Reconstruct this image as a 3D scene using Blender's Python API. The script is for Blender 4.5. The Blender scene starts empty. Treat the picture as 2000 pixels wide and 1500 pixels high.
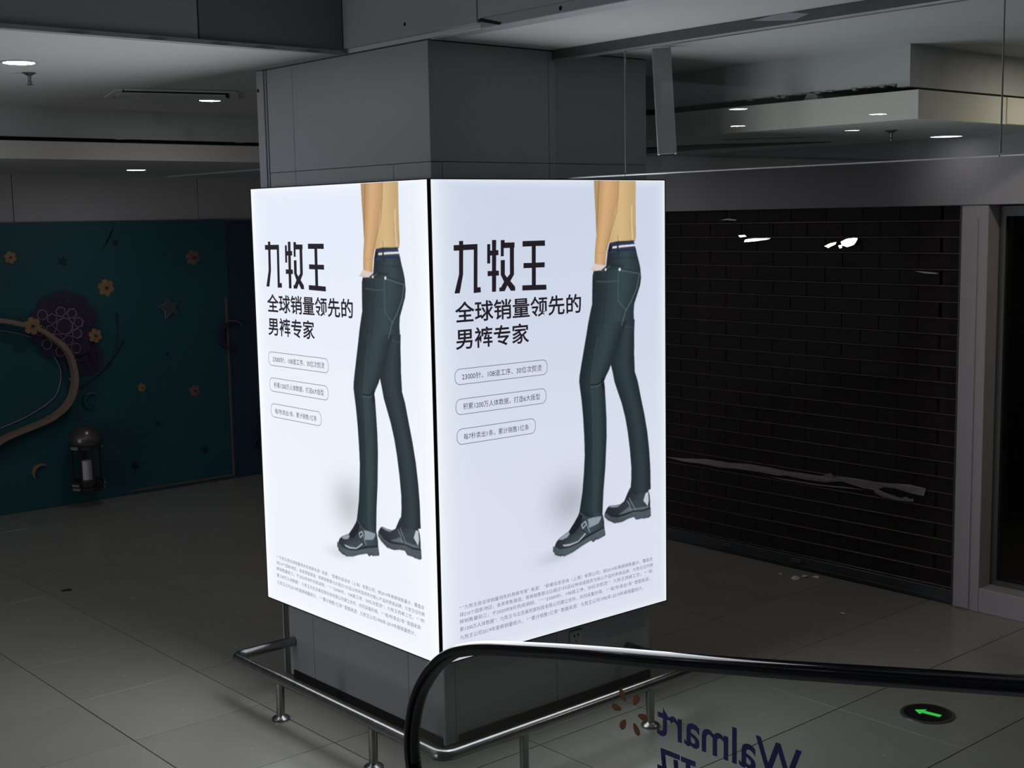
import bpy, bmesh, math, random
import numpy as np
from mathutils import Vector, Matrix

S = bpy.context.scene
COL = S.collection
random.seed(7)
PI = math.pi

# ---------------------------------------------------------------- camera
cam_data = bpy.data.cameras.new('camera')
cam = bpy.data.objects.new('camera', cam_data)
COL.objects.link(cam)
cam_data.sensor_width = 36.0
cam_data.lens = 36.0 * 2560.0 / 2000.0
cam_data.clip_start = 0.05
cam_data.clip_end = 200
ROT = Matrix(((0.75479572, 0.09631376, -0.64885058),
              (-0.65569503, 0.08267262, -0.75048602),
              (-0.01863995, 0.99191174, 0.12555339)))
cam.matrix_world = Matrix.Translation((0, 0, 2.85)) @ ROT.to_4x4()
S.camera = cam

# ---------------------------------------------------------------- world and exposure
W = bpy.data.worlds.new('world')
S.world = W
W.use_nodes = True
bg = W.node_tree.nodes['Background']
bg.inputs[0].default_value = (0.92, 0.96, 1.0, 1)
bg.inputs[1].default_value = 0.042
S.view_settings.view_transform = 'Standard'
S.view_settings.look = 'None'
S.view_settings.exposure = 0.0
S.view_settings.gamma = 1.0
S.view_settings.use_curve_mapping = False
S.cycles.use_denoising = True
S.cycles.max_bounces = 8
S.cycles.transparent_max_bounces = 16
S.cycles.sample_clamp_indirect = 3.0
LAMP = 60.0          # radiance of the ceiling downlights
GAIN_L, GAIN_R = 1.0, 1.0


def area(name, loc, direction, sx, sy, watts, rgb):
    d = bpy.data.lights.new(name, 'AREA')
    d.shape = 'RECTANGLE'
    d.size, d.size_y, d.energy, d.color = sx, sy, watts, rgb
    o = bpy.data.objects.new(name, d)
    COL.objects.link(o)
    o.location = loc
    o.rotation_euler = Vector(direction).to_track_quat('-Z', 'Z').to_euler()
    return o


# what the two light boxes throw into the hall (the phone's exposure compresses their glare)
area('light_box_glow_left', (4.078, 6.237, 1.78), (-1, 0, 0), 1.74, 2.5, 40, (0.93, 0.97, 1.0))
area('light_box_glow_right', (4.954, 5.322, 1.78), (-0.018, -1, 0), 1.69, 2.5, 31, (0.93, 0.97, 1.0))
# two added fill lights, both out of sight: behind the column, and past the right picture edge
area('fill_behind_column', (7.0, 7.4, 3.335), (0, 0, -1), 0.15, 0.15, 4.2, (1.0, 0.96, 1.0))
area('fill_right_warm', (7.6, 3.35, 3.745), (0, 0, -1), 0.15, 0.15, 8.5, (1.0, 0.88, 0.68))
# the lit part of the hall far off to the left
area('hall_light', (-9.0, 6.0, 1.9), (1, 0, 0.05), 7.0, 2.4, 235, (0.95, 0.98, 1.0))


# ---------------------------------------------------------------- helpers
def lin(r, g, b):
    f = lambda c: (c / 255 / 12.92) if c / 255 <= 0.04045 else ((c / 255 + 0.055) / 1.055) ** 2.4
    return (f(r), f(g), f(b))


class MB:
    """collects faces for one mesh"""
    def __init__(s):
        s.v = []
        s.f = []

    def add(s, vs, fs):
        b = len(s.v)
        s.v += [tuple(v) for v in vs]
        s.f += [tuple(i + b for i in f) for f in fs]
        return s

    def box(s, x0, x1, y0, y1, z0, z1):
        vs = [(x, y, z) for z in (z0, z1) for y in (y0, y1) for x in (x0, x1)]
        return s.add(vs, [(0, 2, 3, 1), (4, 5, 7, 6), (0, 1, 5, 4), (2, 6, 7, 3), (0, 4, 6, 2), (1, 3, 7, 5)])

    def cbox(s, x0, x1, y0, y1, z0, z1, c):
        """box with chamfered edges"""
        bm = bmesh.new()
        bmesh.ops.create_cube(bm, size=1)
        for v in bm.verts:
            v.co = Vector(((x0 + x1) / 2 + v.co.x * (x1 - x0), (y0 + y1) / 2 + v.co.y * (y1 - y0), (z0 + z1) / 2 + v.co.z * (z1 - z0)))
        bmesh.ops.bevel(bm, geom=bm.edges[:], offset=c, segments=1, affect='EDGES', profile=0.5)
        bm.verts.index_update()
        s.add([v.co[:] for v in bm.verts], [[v.index for v in f.verts] for f in bm.faces])
        bm.free()
        return s

    def prism(s, pts, m0, m1):
        """outline extruded between two mappings of (a, b) to 3D"""
        n = len(pts)
        vs = [m0(a, b) for a, b in pts] + [m1(a, b) for a, b in pts]
        fs = [tuple(range(n))[::-1], tuple(range(n, 2 * n))]
        fs += [(i, (i + 1) % n, n + (i + 1) % n, n + i) for i in range(n)]
        return s.add(vs, fs)

    def lathe(s, prof, c, n=24, axis=(0, 0, 1)):
        """prof: (radius, height) along axis from c"""
        a = Vector(axis).normalized()
        q = a.to_track_quat('Z', 'Y').to_matrix()
        vs = []
        for r, h in prof:
            for k in range(n):
                t = 2 * PI * k / n
                vs.append(tuple(Vector(c) + q @ Vector((r * math.cos(t), r * math.sin(t), h))))
        fs = []
        m = len(prof)
        for i in range(m - 1):
            for k in range(n):
                fs.append((i * n + k, i * n + (k + 1) % n, (i + 1) * n + (k + 1) % n, (i + 1) * n + k))
        fs.append(tuple(range(n))[::-1])
        fs.append(tuple(range((m - 1) * n, m * n)))
        return s.add(vs, fs)

    def sweep(s, path, sect, closed=True, up=None, cap=True):
        """sweep a closed section (a along side, b along normal) on a path; 'up' fixes the side vector"""
        P = [Vector(p) for p in path]
        n = len(sect)
        vs = []
        side0 = None
        for i, p in enumerate(P):
            t = ((P[min(i + 1, len(P) - 1)] - P[max(i - 1, 0)])).normalized()
            if up is not None:
                side = Vector(up)
                side = (side - t * side.dot(t)).normalized()
            else:
                if side0 is None:
                    h = Vector((0, 0, 1)) if abs(t.z) < 0.9 else Vector((1, 0, 0))
                    side = t.cross(h).normalized()
                else:
                    side = (side0 - t * side0.dot(t)).normalized()
                side0 = side
            nor = side.cross(t).normalized()
            for a, b in sect:
                vs.append(tuple(p + side * a + nor * b))
        fs = []
        for i in range(len(P) - 1):
            for k in range(n):
                fs.append((i * n + k, i * n + (k + 1) % n, (i + 1) * n + (k + 1) % n, (i + 1) * n + k))
        if cap:
            fs.append(tuple(range(n))[::-1])
            fs.append(tuple(range((len(P) - 1) * n, len(P) * n)))
        return s.add(vs, fs)

    def tube(s, path, r, n=12, **k):
        return s.sweep(path, [(r * math.cos(2 * PI * i / n), r * math.sin(2 * PI * i / n)) for i in range(n)], **k)


def mesh_of(name, mb, off=(0, 0, 0), smooth=False, angle=40):
    me = bpy.data.meshes.new(name)
    ox, oy, oz = off
    me.from_pydata([(x - ox, y - oy, z - oz) for x, y, z in mb.v], [], mb.f)
    bm = bmesh.new()
    bm.from_mesh(me)
    bmesh.ops.recalc_face_normals(bm, faces=bm.faces)
    if smooth:
        for f in bm.faces:
            f.smooth = True
        for e in bm.edges:
            if len(e.link_faces) == 2 and e.calc_face_angle(0) > math.radians(angle):
                e.smooth = False
    bm.to_mesh(me)
    bm.free()
    return me


def root_off(o):
    p = Vector((0, 0, 0))
    while o is not None:
        p += o.location
        o = o.parent
    return p


def obj(name, mb, m, parent=None, smooth=False, label=None, loc=None, kind=None):
    """one mesh object; points are given in world metres; a child's mesh is stored relative to its parent"""
    if parent is not None:
        off = root_off(parent)
    else:
        off = Vector(loc) if loc is not None else Vector((0, 0, 0))
    me = mb if isinstance(mb, bpy.types.Mesh) else mesh_of(name, mb, off, smooth)
    if m is not None and not me.materials:
        me.materials.append(m)
    o = bpy.data.objects.new(name, me)
    COL.objects.link(o)
    if parent is not None:
        o.parent = parent
    else:
        o.location = off
    if label:
        o['label'] = label
    if kind:
        o['kind'] = kind
    return o


def thing(name, label, cat, loc, group=None):
    o = bpy.data.objects.new(name, None)
    COL.objects.link(o)
    o.location = loc
    o.empty_display_size = 0.05
    o['label'] = label
    o['category'] = cat
    if group:
        o['group'] = group
    return o


def tag(o, label, cat, group=None):
    o['label'] = label
    o['category'] = cat
    if group:
        o['group'] = group
    return o


def struct(name, mb, m, parent=None, **k):
    o = obj(name, mb, m, parent, **k)
    if parent is None:
        o['kind'] = 'structure'
    return o


def sroot(name, loc=(0, 0, 0)):
    o = bpy.data.objects.new(name, None)
    COL.objects.link(o)
    o.location = loc
    o['kind'] = 'structure'
    return o


def dup(o, loc, label=None):
    r = o.copy()
    COL.objects.link(r)
    r.location = loc
    if label:
        r['label'] = label
    for c in list(o.children):
        d = c.copy()
        COL.objects.link(d)
        d.parent = r
        for g in list(c.children):
            h = g.copy()
            COL.objects.link(h)
            h.parent = d
    return r


# ---------------------------------------------------------------- materials
def mat(name, rgb, rough=0.5, metal=0.0, var=0.06, scale=6.0, bump=0.0, bscale=60.0, spec=0.5, coat=0.0,
        stain=None, stain_scale=1.5, obj_var=0.0, rvar=0.0):
    m = bpy.data.materials.new(name)
    m.use_nodes = True
    nt = m.node_tree
    N, Lk = nt.nodes, nt.links
    b = N['Principled BSDF']
    b.inputs['Roughness'].default_value = rough
    b.inputs['Metallic'].default_value = metal
    b.inputs['Specular IOR Level'].default_value = spec
    b.inputs['Coat Weight'].default_value = coat
    tc = N.new('ShaderNodeTexCoord')
    no = N.new('ShaderNodeTexNoise')
    no.inputs['Scale'].default_value = scale
    no.inputs['Detail'].default_value = 5
    Lk.new(tc.outputs['Object'], no.inputs['Vector'])
    mix = N.new('ShaderNodeMix')
    mix.data_type = 'RGBA'
    mix.inputs[6].default_value = tuple(c * (1 - var) for c in rgb) + (1,)
    mix.inputs[7].default_value = tuple(min(1, c * (1 + var)) for c in rgb) + (1,)
    Lk.new(no.outputs['Fac'], mix.inputs[0])
    out = mix.outputs[2]
    if stain:
        n2 = N.new('ShaderNodeTexNoise')
        n2.inputs['Scale'].default_value = stain_scale
        n2.inputs['Detail'].default_value = 8
        Lk.new(tc.outputs['Object'], n2.inputs['Vector'])
        ra = N.new('ShaderNodeValToRGB')
        ra.color_ramp.elements[0].position = 0.56
        ra.color_ramp.elements[1].position = 0.75
        Lk.new(n2.outputs['Fac'], ra.inputs[0])
        m2 = N.new('ShaderNodeMix')
        m2.data_type = 'RGBA'
        Lk.new(ra.outputs[0], m2.inputs[0])
        Lk.new(out, m2.inputs[6])
        m2.inputs[7].default_value = tuple(stain) + (1,)
        out = m2.outputs[2]
    if obj_var:
        oi = N.new('ShaderNodeObjectInfo')
        mr = N.new('ShaderNodeMapRange')
        mr.inputs[3].default_value = 1 - obj_var
        mr.inputs[4].default_value = 1 + obj_var
        Lk.new(oi.outputs['Random'], mr.inputs[0])
        hs = N.new('ShaderNodeHueSaturation')
        Lk.new(mr.outputs[0], hs.inputs['Value'])
        Lk.new(out, hs.inputs['Color'])
        out = hs.outputs[0]
    Lk.new(out, b.inputs['Base Color'])
    if rvar:
        mr = N.new('ShaderNodeMapRange')
        mr.inputs[3].default_value = max(0, rough - rvar)
        mr.inputs[4].default_value = rough + rvar
        Lk.new(no.outputs['Fac'], mr.inputs[0])
        Lk.new(mr.outputs[0], b.inputs['Roughness'])
    if bump:
        n3 = N.new('ShaderNodeTexNoise')
        n3.inputs['Scale'].default_value = bscale
        Lk.new(tc.outputs['Object'], n3.inputs['Vector'])
        bp = N.new('ShaderNodeBump')
        bp.inputs['Strength'].default_value = bump
        bp.inputs['Distance'].default_value = 0.01
        Lk.new(n3.outputs['Fac'], bp.inputs['Height'])
        Lk.new(bp.outputs[0], b.inputs['Normal'])
    return m


def emit(name, rgb, strength):
    m = bpy.data.materials.new(name)
    m.use_nodes = True
    b = m.node_tree.nodes['Principled BSDF']
    b.inputs['Base Color'].default_value = (0.02, 0.02, 0.02, 1)
    b.inputs['Emission Color'].default_value = tuple(rgb) + (1,)
    b.inputs['Emission Strength'].default_value = strength
    return m


def attr_emit(name, gain, sampled):
    m = bpy.data.materials.new(name)
    m.use_nodes = True
    nt = m.node_tree
    b = nt.nodes['Principled BSDF']
    b.inputs['Base Color'].default_value = (0.02, 0.02, 0.02, 1)
    b.inputs['Roughness'].default_value = 0.5
    a = nt.nodes.new('ShaderNodeVertexColor')
    a.layer_name = 'print'
    nt.links.new(a.outputs[0], b.inputs['Emission Color'])
    b.inputs['Emission Strength'].default_value = gain
    if not sampled:
        m.cycles.emission_sampling = 'NONE'
    return m


def glass(name, tint, ior=1.5, rough=0.0, clear=1.0):
    """thin architectural glass: fresnel reflection over clear transmission"""
    m = bpy.data.materials.new(name)
    m.use_nodes = True
    nt = m.node_tree
    N, Lk = nt.nodes, nt.links
    N.remove(N['Principled BSDF'])
    out = N['Material Output']
    tr = N.new('ShaderNodeBsdfTransparent')
    tr.inputs[0].default_value = tuple(tint) + (1,)
    gl = N.new('ShaderNodeBsdfGlossy')
    gl.inputs['Roughness'].default_value = rough
    fr = N.new('ShaderNodeFresnel')
    fr.inputs[0].default_value = ior
    geo = N.new('ShaderNodeNewGeometry')
    front = N.new('ShaderNodeMath')                # only the outer side of a pane reflects
    front.operation = 'SUBTRACT'
    front.inputs[0].default_value = 1.0
    Lk.new(geo.outputs['Backfacing'], front.inputs[1])
    mu = N.new('ShaderNodeMath')
    mu.operation = 'MULTIPLY'
    Lk.new(fr.outputs[0], mu.inputs[0])
    Lk.new(front.outputs[0], mu.inputs[1])
    mx = N.new('ShaderNodeMixShader')
    Lk.new(mu.outputs[0], mx.inputs[0])
    last = tr
    if clear < 1:
        df = N.new('ShaderNodeBsdfDiffuse')
        df.inputs[0].default_value = (0.05, 0.043, 0.046, 1)
        m1 = N.new('ShaderNodeMixShader')
        m1.inputs[0].default_value = clear
        Lk.new(df.outputs[0], m1.inputs[1])
        Lk.new(tr.outputs[0], m1.inputs[2])
        last = m1
    Lk.new(last.outputs[0], mx.inputs[1])
    Lk.new(gl.outputs[0], mx.inputs[2])
    Lk.new(mx.outputs[0], out.inputs[0])
    return m


M = {}
M['tile'] = mat('ceramic_tile', (0.265, 0.26, 0.23), 0.26, var=0.05, scale=3, obj_var=0.04, rvar=0.04)
M['grout'] = mat('grout', (0.06, 0.055, 0.05), 0.8)
M['ceiling'] = mat('ceiling_paint', (0.56, 0.57, 0.57), 0.85, var=0.04, scale=2, bump=0.05)
M['soffit'] = mat('soffit_paint', (0.50, 0.51, 0.51), 0.8, var=0.05, scale=2, stain=(0.36, 0.36, 0.35), stain_scale=2)
M['cream'] = mat('cream_paint', (0.62, 0.61, 0.56), 0.7, var=0.05, scale=2)
M['wall'] = mat('wall_panel_paint', (0.46, 0.45, 0.46), 0.6, var=0.05, scale=2)
M['fascia'] = mat('fascia_panel', (0.40, 0.39, 0.42), 0.55, var=0.05, scale=2)
M['clad'] = mat('column_cladding', (0.37, 0.395, 0.42), 0.38, var=0.04, scale=2, rvar=0.05)
M['beam'] = mat('beam_panel', (0.38, 0.40, 0.405), 0.45, var=0.05, scale=2)
M['beamdark'] = mat('beam_panel_dark', (0.20, 0.215, 0.23), 0.5, var=0.05, scale=2)
M['void'] = mat('dark_cavity', (0.012, 0.011, 0.010), 0.95)
M['black'] = mat('black_frame', (0.012, 0.011, 0.013), 0.5)
M['alu'] = mat('aluminium', (0.62, 0.62, 0.63), 0.3, 1.0, rvar=0.08)
M['rail'] = mat('dark_metal_rail', (0.15, 0.15, 0.15), 0.3, 0.7)
M['steel'] = mat('stainless_steel', (0.30, 0.30, 0.305), 0.24, 1.0, var=0.2, scale=18, rvar=0.1, bump=0.05, bscale=25)
M['slat'] = mat('shutter_slat_metal', (0.20, 0.165, 0.145), 0.35, 0.8, var=0.3, scale=30)
M['pane'] = glass('shutter_pane', (0.5, 0.5, 0.52), 1.4, 0.12, clear=0.45)
M['barblack'] = mat('shutter_bottom_bar', (0.07, 0.075, 0.085), 0.45, 0.3, var=0.3, scale=8)
M['pillar'] = mat('pillar_paint', (0.40, 0.365, 0.395), 0.5, var=0.04)
M['teal'] = mat('teal_display_fabric', (0.012, 0.085, 0.105), 0.6, var=0.15, scale=1.2, bump=0.08, bscale=3)
M['navy'] = mat('navy_display_fabric', (0.02, 0.045, 0.085), 0.65, var=0.15, scale=2)
M['gold'] = mat('matt_gold_paper', (0.34, 0.21, 0.10), 0.5, 0.15, var=0.15, scale=10)
M['bronze'] = mat('brown_foam_ring', (0.27, 0.19, 0.155), 0.6, var=0.08)
M['dusk'] = mat('dusky_rose_paper', (0.20, 0.11, 0.105), 0.6, var=0.1)
M['mauve'] = mat('mauve_paper', (0.07, 0.075, 0.10), 0.6)
M['plum'] = mat('plum_lattice', (0.035, 0.025, 0.07), 0.6, var=0.1)
M['lilac'] = mat('lilac_lattice_edge', (0.23, 0.19, 0.24), 0.55)
M['darkstar'] = mat('dark_star', (0.008, 0.02, 0.035), 0.6)
M['pearl'] = mat('pale_edge', (0.26, 0.24, 0.26), 0.4)
M['candle'] = mat('candle_wax', (0.80, 0.78, 0.84), 0.5)
M['lantern'] = mat('lantern_metal', (0.07, 0.06, 0.065), 0.35, 0.6, var=0.2)
M['dome'] = mat('lantern_dome_metal', (0.14, 0.125, 0.12), 0.3, 0.6, var=0.3, scale=12)
M['glassedge'] = mat('glass_edge', (0.34, 0.36, 0.35), 0.3)
M['lanternpale'] = mat('lantern_pale_metal', (0.42, 0.38, 0.36), 0.35, 0.5, var=0.2)
M['glass'] = glass('clear_glass', (0.93, 0.95, 0.95))
M['balglass'] = glass('balustrade_glass', (0.86, 0.88, 0.87), 1.5)
M['shopglass'] = glass('shop_glass', (0.75, 0.76, 0.78), 1.5)
M['rubber'] = mat('handrail_rubber', (0.006, 0.006, 0.010), 0.11, spec=0.28, coat=0.0, var=0.1)
M['guide'] = mat('handrail_guide', (0.03, 0.03, 0.033), 0.45, 0.2)
M['blue'] = mat('blue_vinyl', (0.012, 0.022, 0.24), 0.5)
M['orange'] = mat('orange_vinyl', (0.34, 0.10, 0.02), 0.6)
M['paper'] = mat('paper_scrap', (0.75, 0.73, 0.62), 0.7)
M['film'] = mat('torn_film', (0.30, 0.28, 0.30), 0.45, var=0.3, scale=20)
M['slat_glint'] = mat('glint_mirror', (0.95, 0.94, 0.86), 0.09, 1.0)  # bright metal of the mirrors added as lamp glints on the shutter
M['plaster'] = mat('broken_plaster', (0.28, 0.27, 0.25), 0.9, var=0.3, scale=25)
M['shopdark'] = mat('shop_interior', (0.05, 0.048, 0.055), 0.7)
M['plastic'] = mat('socket_plastic', (0.45, 0.43, 0.43), 0.4)
M['ink'] = emit('backlit_black_ink', lin(32, 24, 34), 1.0)
M['greyink'] = emit('backlit_grey_ink', lin(104, 110, 126), 1.0)
M['lineink'] = emit('backlit_line_ink', lin(95, 100, 112), 1.0)
for k in ('ink', 'greyink', 'lineink'):
    M[k].cycles.emission_sampling = 'NONE'
M['lamp'] = emit('downlight_lens', (1.0, 0.96, 1.0), LAMP)
M['lampw'] = emit('downlight_lens_warm', (1.0, 0.95, 1.0), 3.0)
M['lampy'] = emit('downlight_lens_yellow', (1.0, 0.88, 0.68), 120.0)
M['green'] = emit('green_arrow_light', (0.03, 0.85, 0.09), 0.8)
M['ring'] = mat('downlight_trim', (0.5, 0.5, 0.5), 0.4, 0.3)
M['deck'] = mat('balustrade_deck', (0.35, 0.35, 0.36), 0.35, 0.9)

# ================================================================ SETTING
X0, Y0 = 4.156, 5.412          # front corner of the column
XC, YC = 5.765, 7.075          # its far faces
YW, XW = 13.14, 8.43           # back wall (left) and shop wall (right)

# floor: a bed with single tiles on it
fl = struct('floor', MB().box(3.56, XW + 0.1, 0.8, YW, -0.12, -0.004).box(-6.0, 3.56, 4.9, YW, -0.12, -0.004).box(-6.0, 2.16, 0.8, 4.9, -0.12, -0.004), M['grout'])
tile_me = mesh_of('tile', MB().cbox(-0.3972, 0.3972, -0.3972, 0.3972, -0.0045, 0.0, 0.0012))
tile_me.materials.append(M['tile'])
for i in range(-9, 8):
    for j in range(-7, 9):
        cx, cy = 2.96 + 0.8 * i + 0.4, 6.70 + 0.8 * j + 0.4
        if 2.16 < cx < 3.55 and cy < 5.2:
            continue
        if cx > XW - 0.02 or cy > YW - 0.02 or cx < -0.5:
            continue
        t = obj('tile', tile_me, None, fl)
        t.location = (cx, cy, random.uniform(-0.0004, 0.0004))
        t.rotation_euler = (random.uniform(-6e-4, 6e-4), random.uniform(-6e-4, 6e-4), 0)

# walls
wl = struct('wall_left', MB().box(-6.0, XW + 0.1, YW, YW + 0.15, 0, 3.45), M['wall'])
for x0, x1 in ((-1.2, 0.80), (0.81, 2.83), (2.84, 4.858), (4.866, 6.87), (6.878, 8.42)):
    obj('panel', MB().cbox(x0, x1, YW - 0.02, YW + 0.001, 2.90, 3.40, 0.002), M['wall'], wl)
struct('wall_right', MB().box(XW + 0.1, XW + 0.25, 8.41, YW + 0.1, 0, 2.88), M['fascia'])
wr = struct('wall_right', MB().box(XW + 0.02, XW + 0.25, 0.5, YW + 0.1, 2.88, 3.9), M['fascia'])
for y0, y1 in ((0.6, 1.9), (1.905, 4.35), (4.355, 8.3), (8.305, 10.5), (10.505, 13.1)):
    obj('fascia_panel', MB().cbox(XW - 0.015, XW + 0.021, y0, y1, 2.882, 3.42, 0.002), M['fascia'], wr)
tr1 = sroot('trim_1', (XW, 4.8, 0))
obj('pillar', MB().cbox(XW - 0.01, XW + 0.2, 4.705, 4.905, 0.0, 2.878, 0.004), M['pillar'], tr1)
obj('pillar_cover_strip', MB().cbox(XW - 0.024, XW - 0.009, 4.775, 4.897, 0.012, 2.79, 0.003), M['pillar'], tr1)
struct('trim_2', MB().cbox(XW - 0.012, XW + 0.35, 0.6, 4.703, 0.0, 0.175, 0.004), M['pillar'])
struct('trim_3', MB().box(XW + 0.10, XW + 0.30, 8.26, 8.40, 0, 2.88), M['pillar'])

# shop window beside the pillar, with the dark shop behind it
win = sroot('window_1', (XW + 0.2, 3.0, 0))
obj('frame', MB().box(XW + 0.14, XW + 0.20, 4.655, 4.704, 0.175, 2.87).box(XW + 0.14, XW + 0.20, 0.8, 4.655, 2.80, 2.87)
    .box(XW + 0.14, XW + 0.20, 0.8, 4.655, 0.175, 0.215), M['rail'], win)
obj('pane', MB().box(XW + 0.165, XW + 0.175, 0.8, 4.66, 0.21, 2.81), M['shopglass'], win)
shop = struct('wall_shop', MB().box(12.2, 12.3, 0.5, 8.6, 0, 3.0).box(XW + 0.25, 12.2, 0.4, 0.5, 0, 3.0)
              .box(XW + 0.3, 12.2, 8.4, 8.5, 0, 3.0).box(XW + 0.3, 12.2, 0.5, 8.5, 2.9, 3.0)
              .box(10.3, 10.34, 0.5, 4.6, 0.02, 0.75), M['shopdark'])
struct('trim_4', MB().cbox(XW + 0.352, XW + 1.9, 0.8, 4.62, 0.001, 0.13, 0.004), M['pillar'])
struct('floor', MB().box(XW + 0.1, 12.2, 0.5, 8.5, -0.1, 0.0), M['tile'])
door = sroot('door_1', (8.9, 7.0, 0))
obj('door_frame', MB().box(8.88, 8.92, 7.64, 7.72, 0.01, 2.04).box(8.88, 8.92, 6.63, 6.72, 0.01, 2.04).box(8.88, 8.92, 6.72, 7.64, 1.96, 2.04)
    .box(8.88, 8.92, 6.38, 6.45, 0.01, 2.04).box(8.88, 8.92, 5.3, 5.36, 0.01, 2.04).box(8.88, 8.92, 6.72, 7.64, 1.40, 1.48)
    .box(8.88, 8.92, 6.72, 7.64, 0.8, 0.86), M['pillar'], door)

# upper ceiling (z 3.76) and the two lower ceilings next to the walls
struct('ceiling', MB().box(-6.0, 6.62, 6.14, 10.08, 3.76, 3.86).box(4.145, 6.62, -3.0, 6.14, 3.76, 3.86)
       .box(6.62, 10.0, -3.0, 4.20, 3.76, 3.86), M['ceiling'])
struct('ceiling', MB().box(-6.0, 6.52, 10.0, YW, 3.365, 3.42), M['ceiling'])
struct('ceiling', MB().box(6.52, XW + 0.12, 4.12, YW, 3.35, 3.42), M['ceiling'])

# stepped bulkheads: upper face, black gap, lower band
wsl = struct('wall_step_left', MB().box(-6.0, 6.50, 10.03, 10.10, 3.532, 3.76), M['soffit'])
obj('gap', MB().box(-6.0, 6.50, 10.08, 10.12, 3.42, 3.56), M['void'], wsl)
obj('band', MB().cbox(-6.0, 6.46, 9.97, 10.06, 3.362, 3.498, 0.003), M['cream'], wsl)
for x in (4.55, 5.62, 6.1):
    a = random.uniform(0.006, 0.014)
    obj('plaster_lump', MB().prism([(x, 3.533), (x + 0.03, 3.533 - a), (x + 0.09, 3.533 - a * 0.7), (x + 0.14, 3.533)],
        lambda p, q: (p, 10.035, q), lambda p, q: (p, 10.06, q)), M['soffit'], wsl)
wsr = struct('wall_step_right', MB().box(6.50, 6.58, 4.20, 10.03, 3.548, 3.76).box(6.50, 10.0, 4.12, 4.20, 3.53, 3.76), M['soffit'])
obj('gap', MB().box(6.56, 6.60, 4.16, 10.03, 3.40, 3.60).box(6.56, 10.0, 4.16, 4.19, 3.40, 3.56), M['void'], wsr)
obj('band', MB().prism([(6.46, 4.04), (7.40, 4.04), (7.40, 4.13), (6.54, 4.13), (6.54, 9.97), (6.46, 9.97)],
    lambda a, b: (a, b, 3.348), lambda a, b: (a, b, 3.505)), M['cream'], wsr)
obj('band', MB().cbox(7.412, 10.0, 4.04, 4.13, 3.348, 3.506, 0.003), M['cream'], wsr)
rr = random.Random(3)
for y in (4.20, 4.27, 4.35, 4.46, 4.62, 4.70, 4.75, 4.83, 4.95, 4.99, 5.06, 5.2, 5.33):
    w, h = rr.uniform(0.04, 0.09), rr.uniform(0.008, 0.022)
    obj('plaster_lump', MB().prism([(y, 3.551), (y + w * 0.3, 3.551 - h), (y + w * 0.7, 3.551 - h * 0.6), (y + w, 3.551)],
        lambda p, q: (6.495, p, q), lambda p, q: (6.53, p, q)), M['plaster'], wsr)
obj('plaster_lump', MB().prism([(4.72, 3.50), (4.73, 3.53), (4.76, 3.545), (4.80, 3.54), (4.83, 3.50)],
    lambda p, q: (6.49, p, q), lambda p, q: (6.55, p, q)), M['plaster'], wsr)

# beams round the opening above the walkway
bl = struct('wall_beam_left', MB().box(-6.0, 4.14, 6.13, 6.23, 3.78, 5.2), M['beam'])
for x0, x1, mm in ((-2.6, 0.20, 'beam'), (0.206, 3.249, 'beam'), (3.257, 4.118, 'beamdark')):
    obj('beam_panel', MB().cbox(x0, x1, 6.117, 6.131, 3.772, 5.2, 0.002), M[mm], bl)
obj('edge_bead', MB().cbox(-6.0, 4.10, 6.105, 6.145, 3.745, 3.772, 0.003), M['clad'], bl)
for x in (2.55, 2.95, 3.30, 3.55, 3.85):
    obj('paint_flake', MB().prism([(x, 3.752), (x + 0.05, 3.765), (x + 0.14, 3.760), (x + 0.09, 3.749)],
        lambda p, q: (p, 6.1046, q), lambda p, q: (p, 6.106, q)), M['beamdark'], bl)
br = struct('wall_beam_right', MB().box(4.135, 4.22, -3.0, 6.23, 3.79, 5.2), M['beam'])
for y0, y1 in ((4.973, 6.114), (2.40, 4.965), (-0.5, 2.393)):
    obj('beam_panel', MB().cbox(4.118, 4.136, y0, y1, 3.782 if y0 > 4.9 else 3.80, 5.2, 0.002), M['beam'], br)
obj('edge_bead', MB().cbox(4.12, 4.235, -3.0, 4.95, 3.752, 3.80, 0.003), M['clad'], br)
obj('edge_bead', MB().cbox(4.165, 4.24, 4.955, 5.40, 3.755, 3.78, 0.003), M['clad'], br)
obj('torn_flap', MB().prism([(4.95, 3.785), (4.80, 3.752), (4.79, 3.762), (4.94, 3.80)],
    lambda p, q: (4.112, p, q), lambda p, q: (4.116, p, q)), M['void'], br)
for y, z in ((5.55, 3.845), (4.386, 3.775)):
    obj('screw_hole', MB().lathe([(0.011, 0), (0.009, 0.002)], (4.1185 if y > 5 else 4.1195, y, z), 10, (-1, 0, 0)), M['void'], br)

# ================================================================ COLUMN
colm = thing('column', 'square grey panelled column standing behind the two light boxes', 'column', (X0, Y0, 0))
obj('core', MB().box(X0 + 0.012, XC - 0.012, Y0 + 0.012, YC - 0.012, 0.002, 3.757), M['rail'], colm)
GAP = 0.0015
for y0, y1 in ((Y0 + 0.0, 5.738), (5.738, 6.715), (6.715, 7.0)):
    for z0, z1 in ((0.012, 3.146), (3.146, 3.755)):
        if y0 < 5.7 and z0 > 1:
            continue
        if y0 > 5.7 and y1 < 6.8 and z0 > 1:
            y0b = Y0
            obj('cladding_panel', MB().cbox(X0, X0 + 0.012, Y0 + GAP, y1 - GAP, z0 + GAP, z1 - GAP, 0.0015), M['clad'], colm)
            continue
        obj('cladding_panel', MB().cbox(X0, X0 + 0.012, y0 + GAP, y1 - GAP, z0 + GAP, z1 - GAP, 0.0015), M['clad'], colm)
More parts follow.
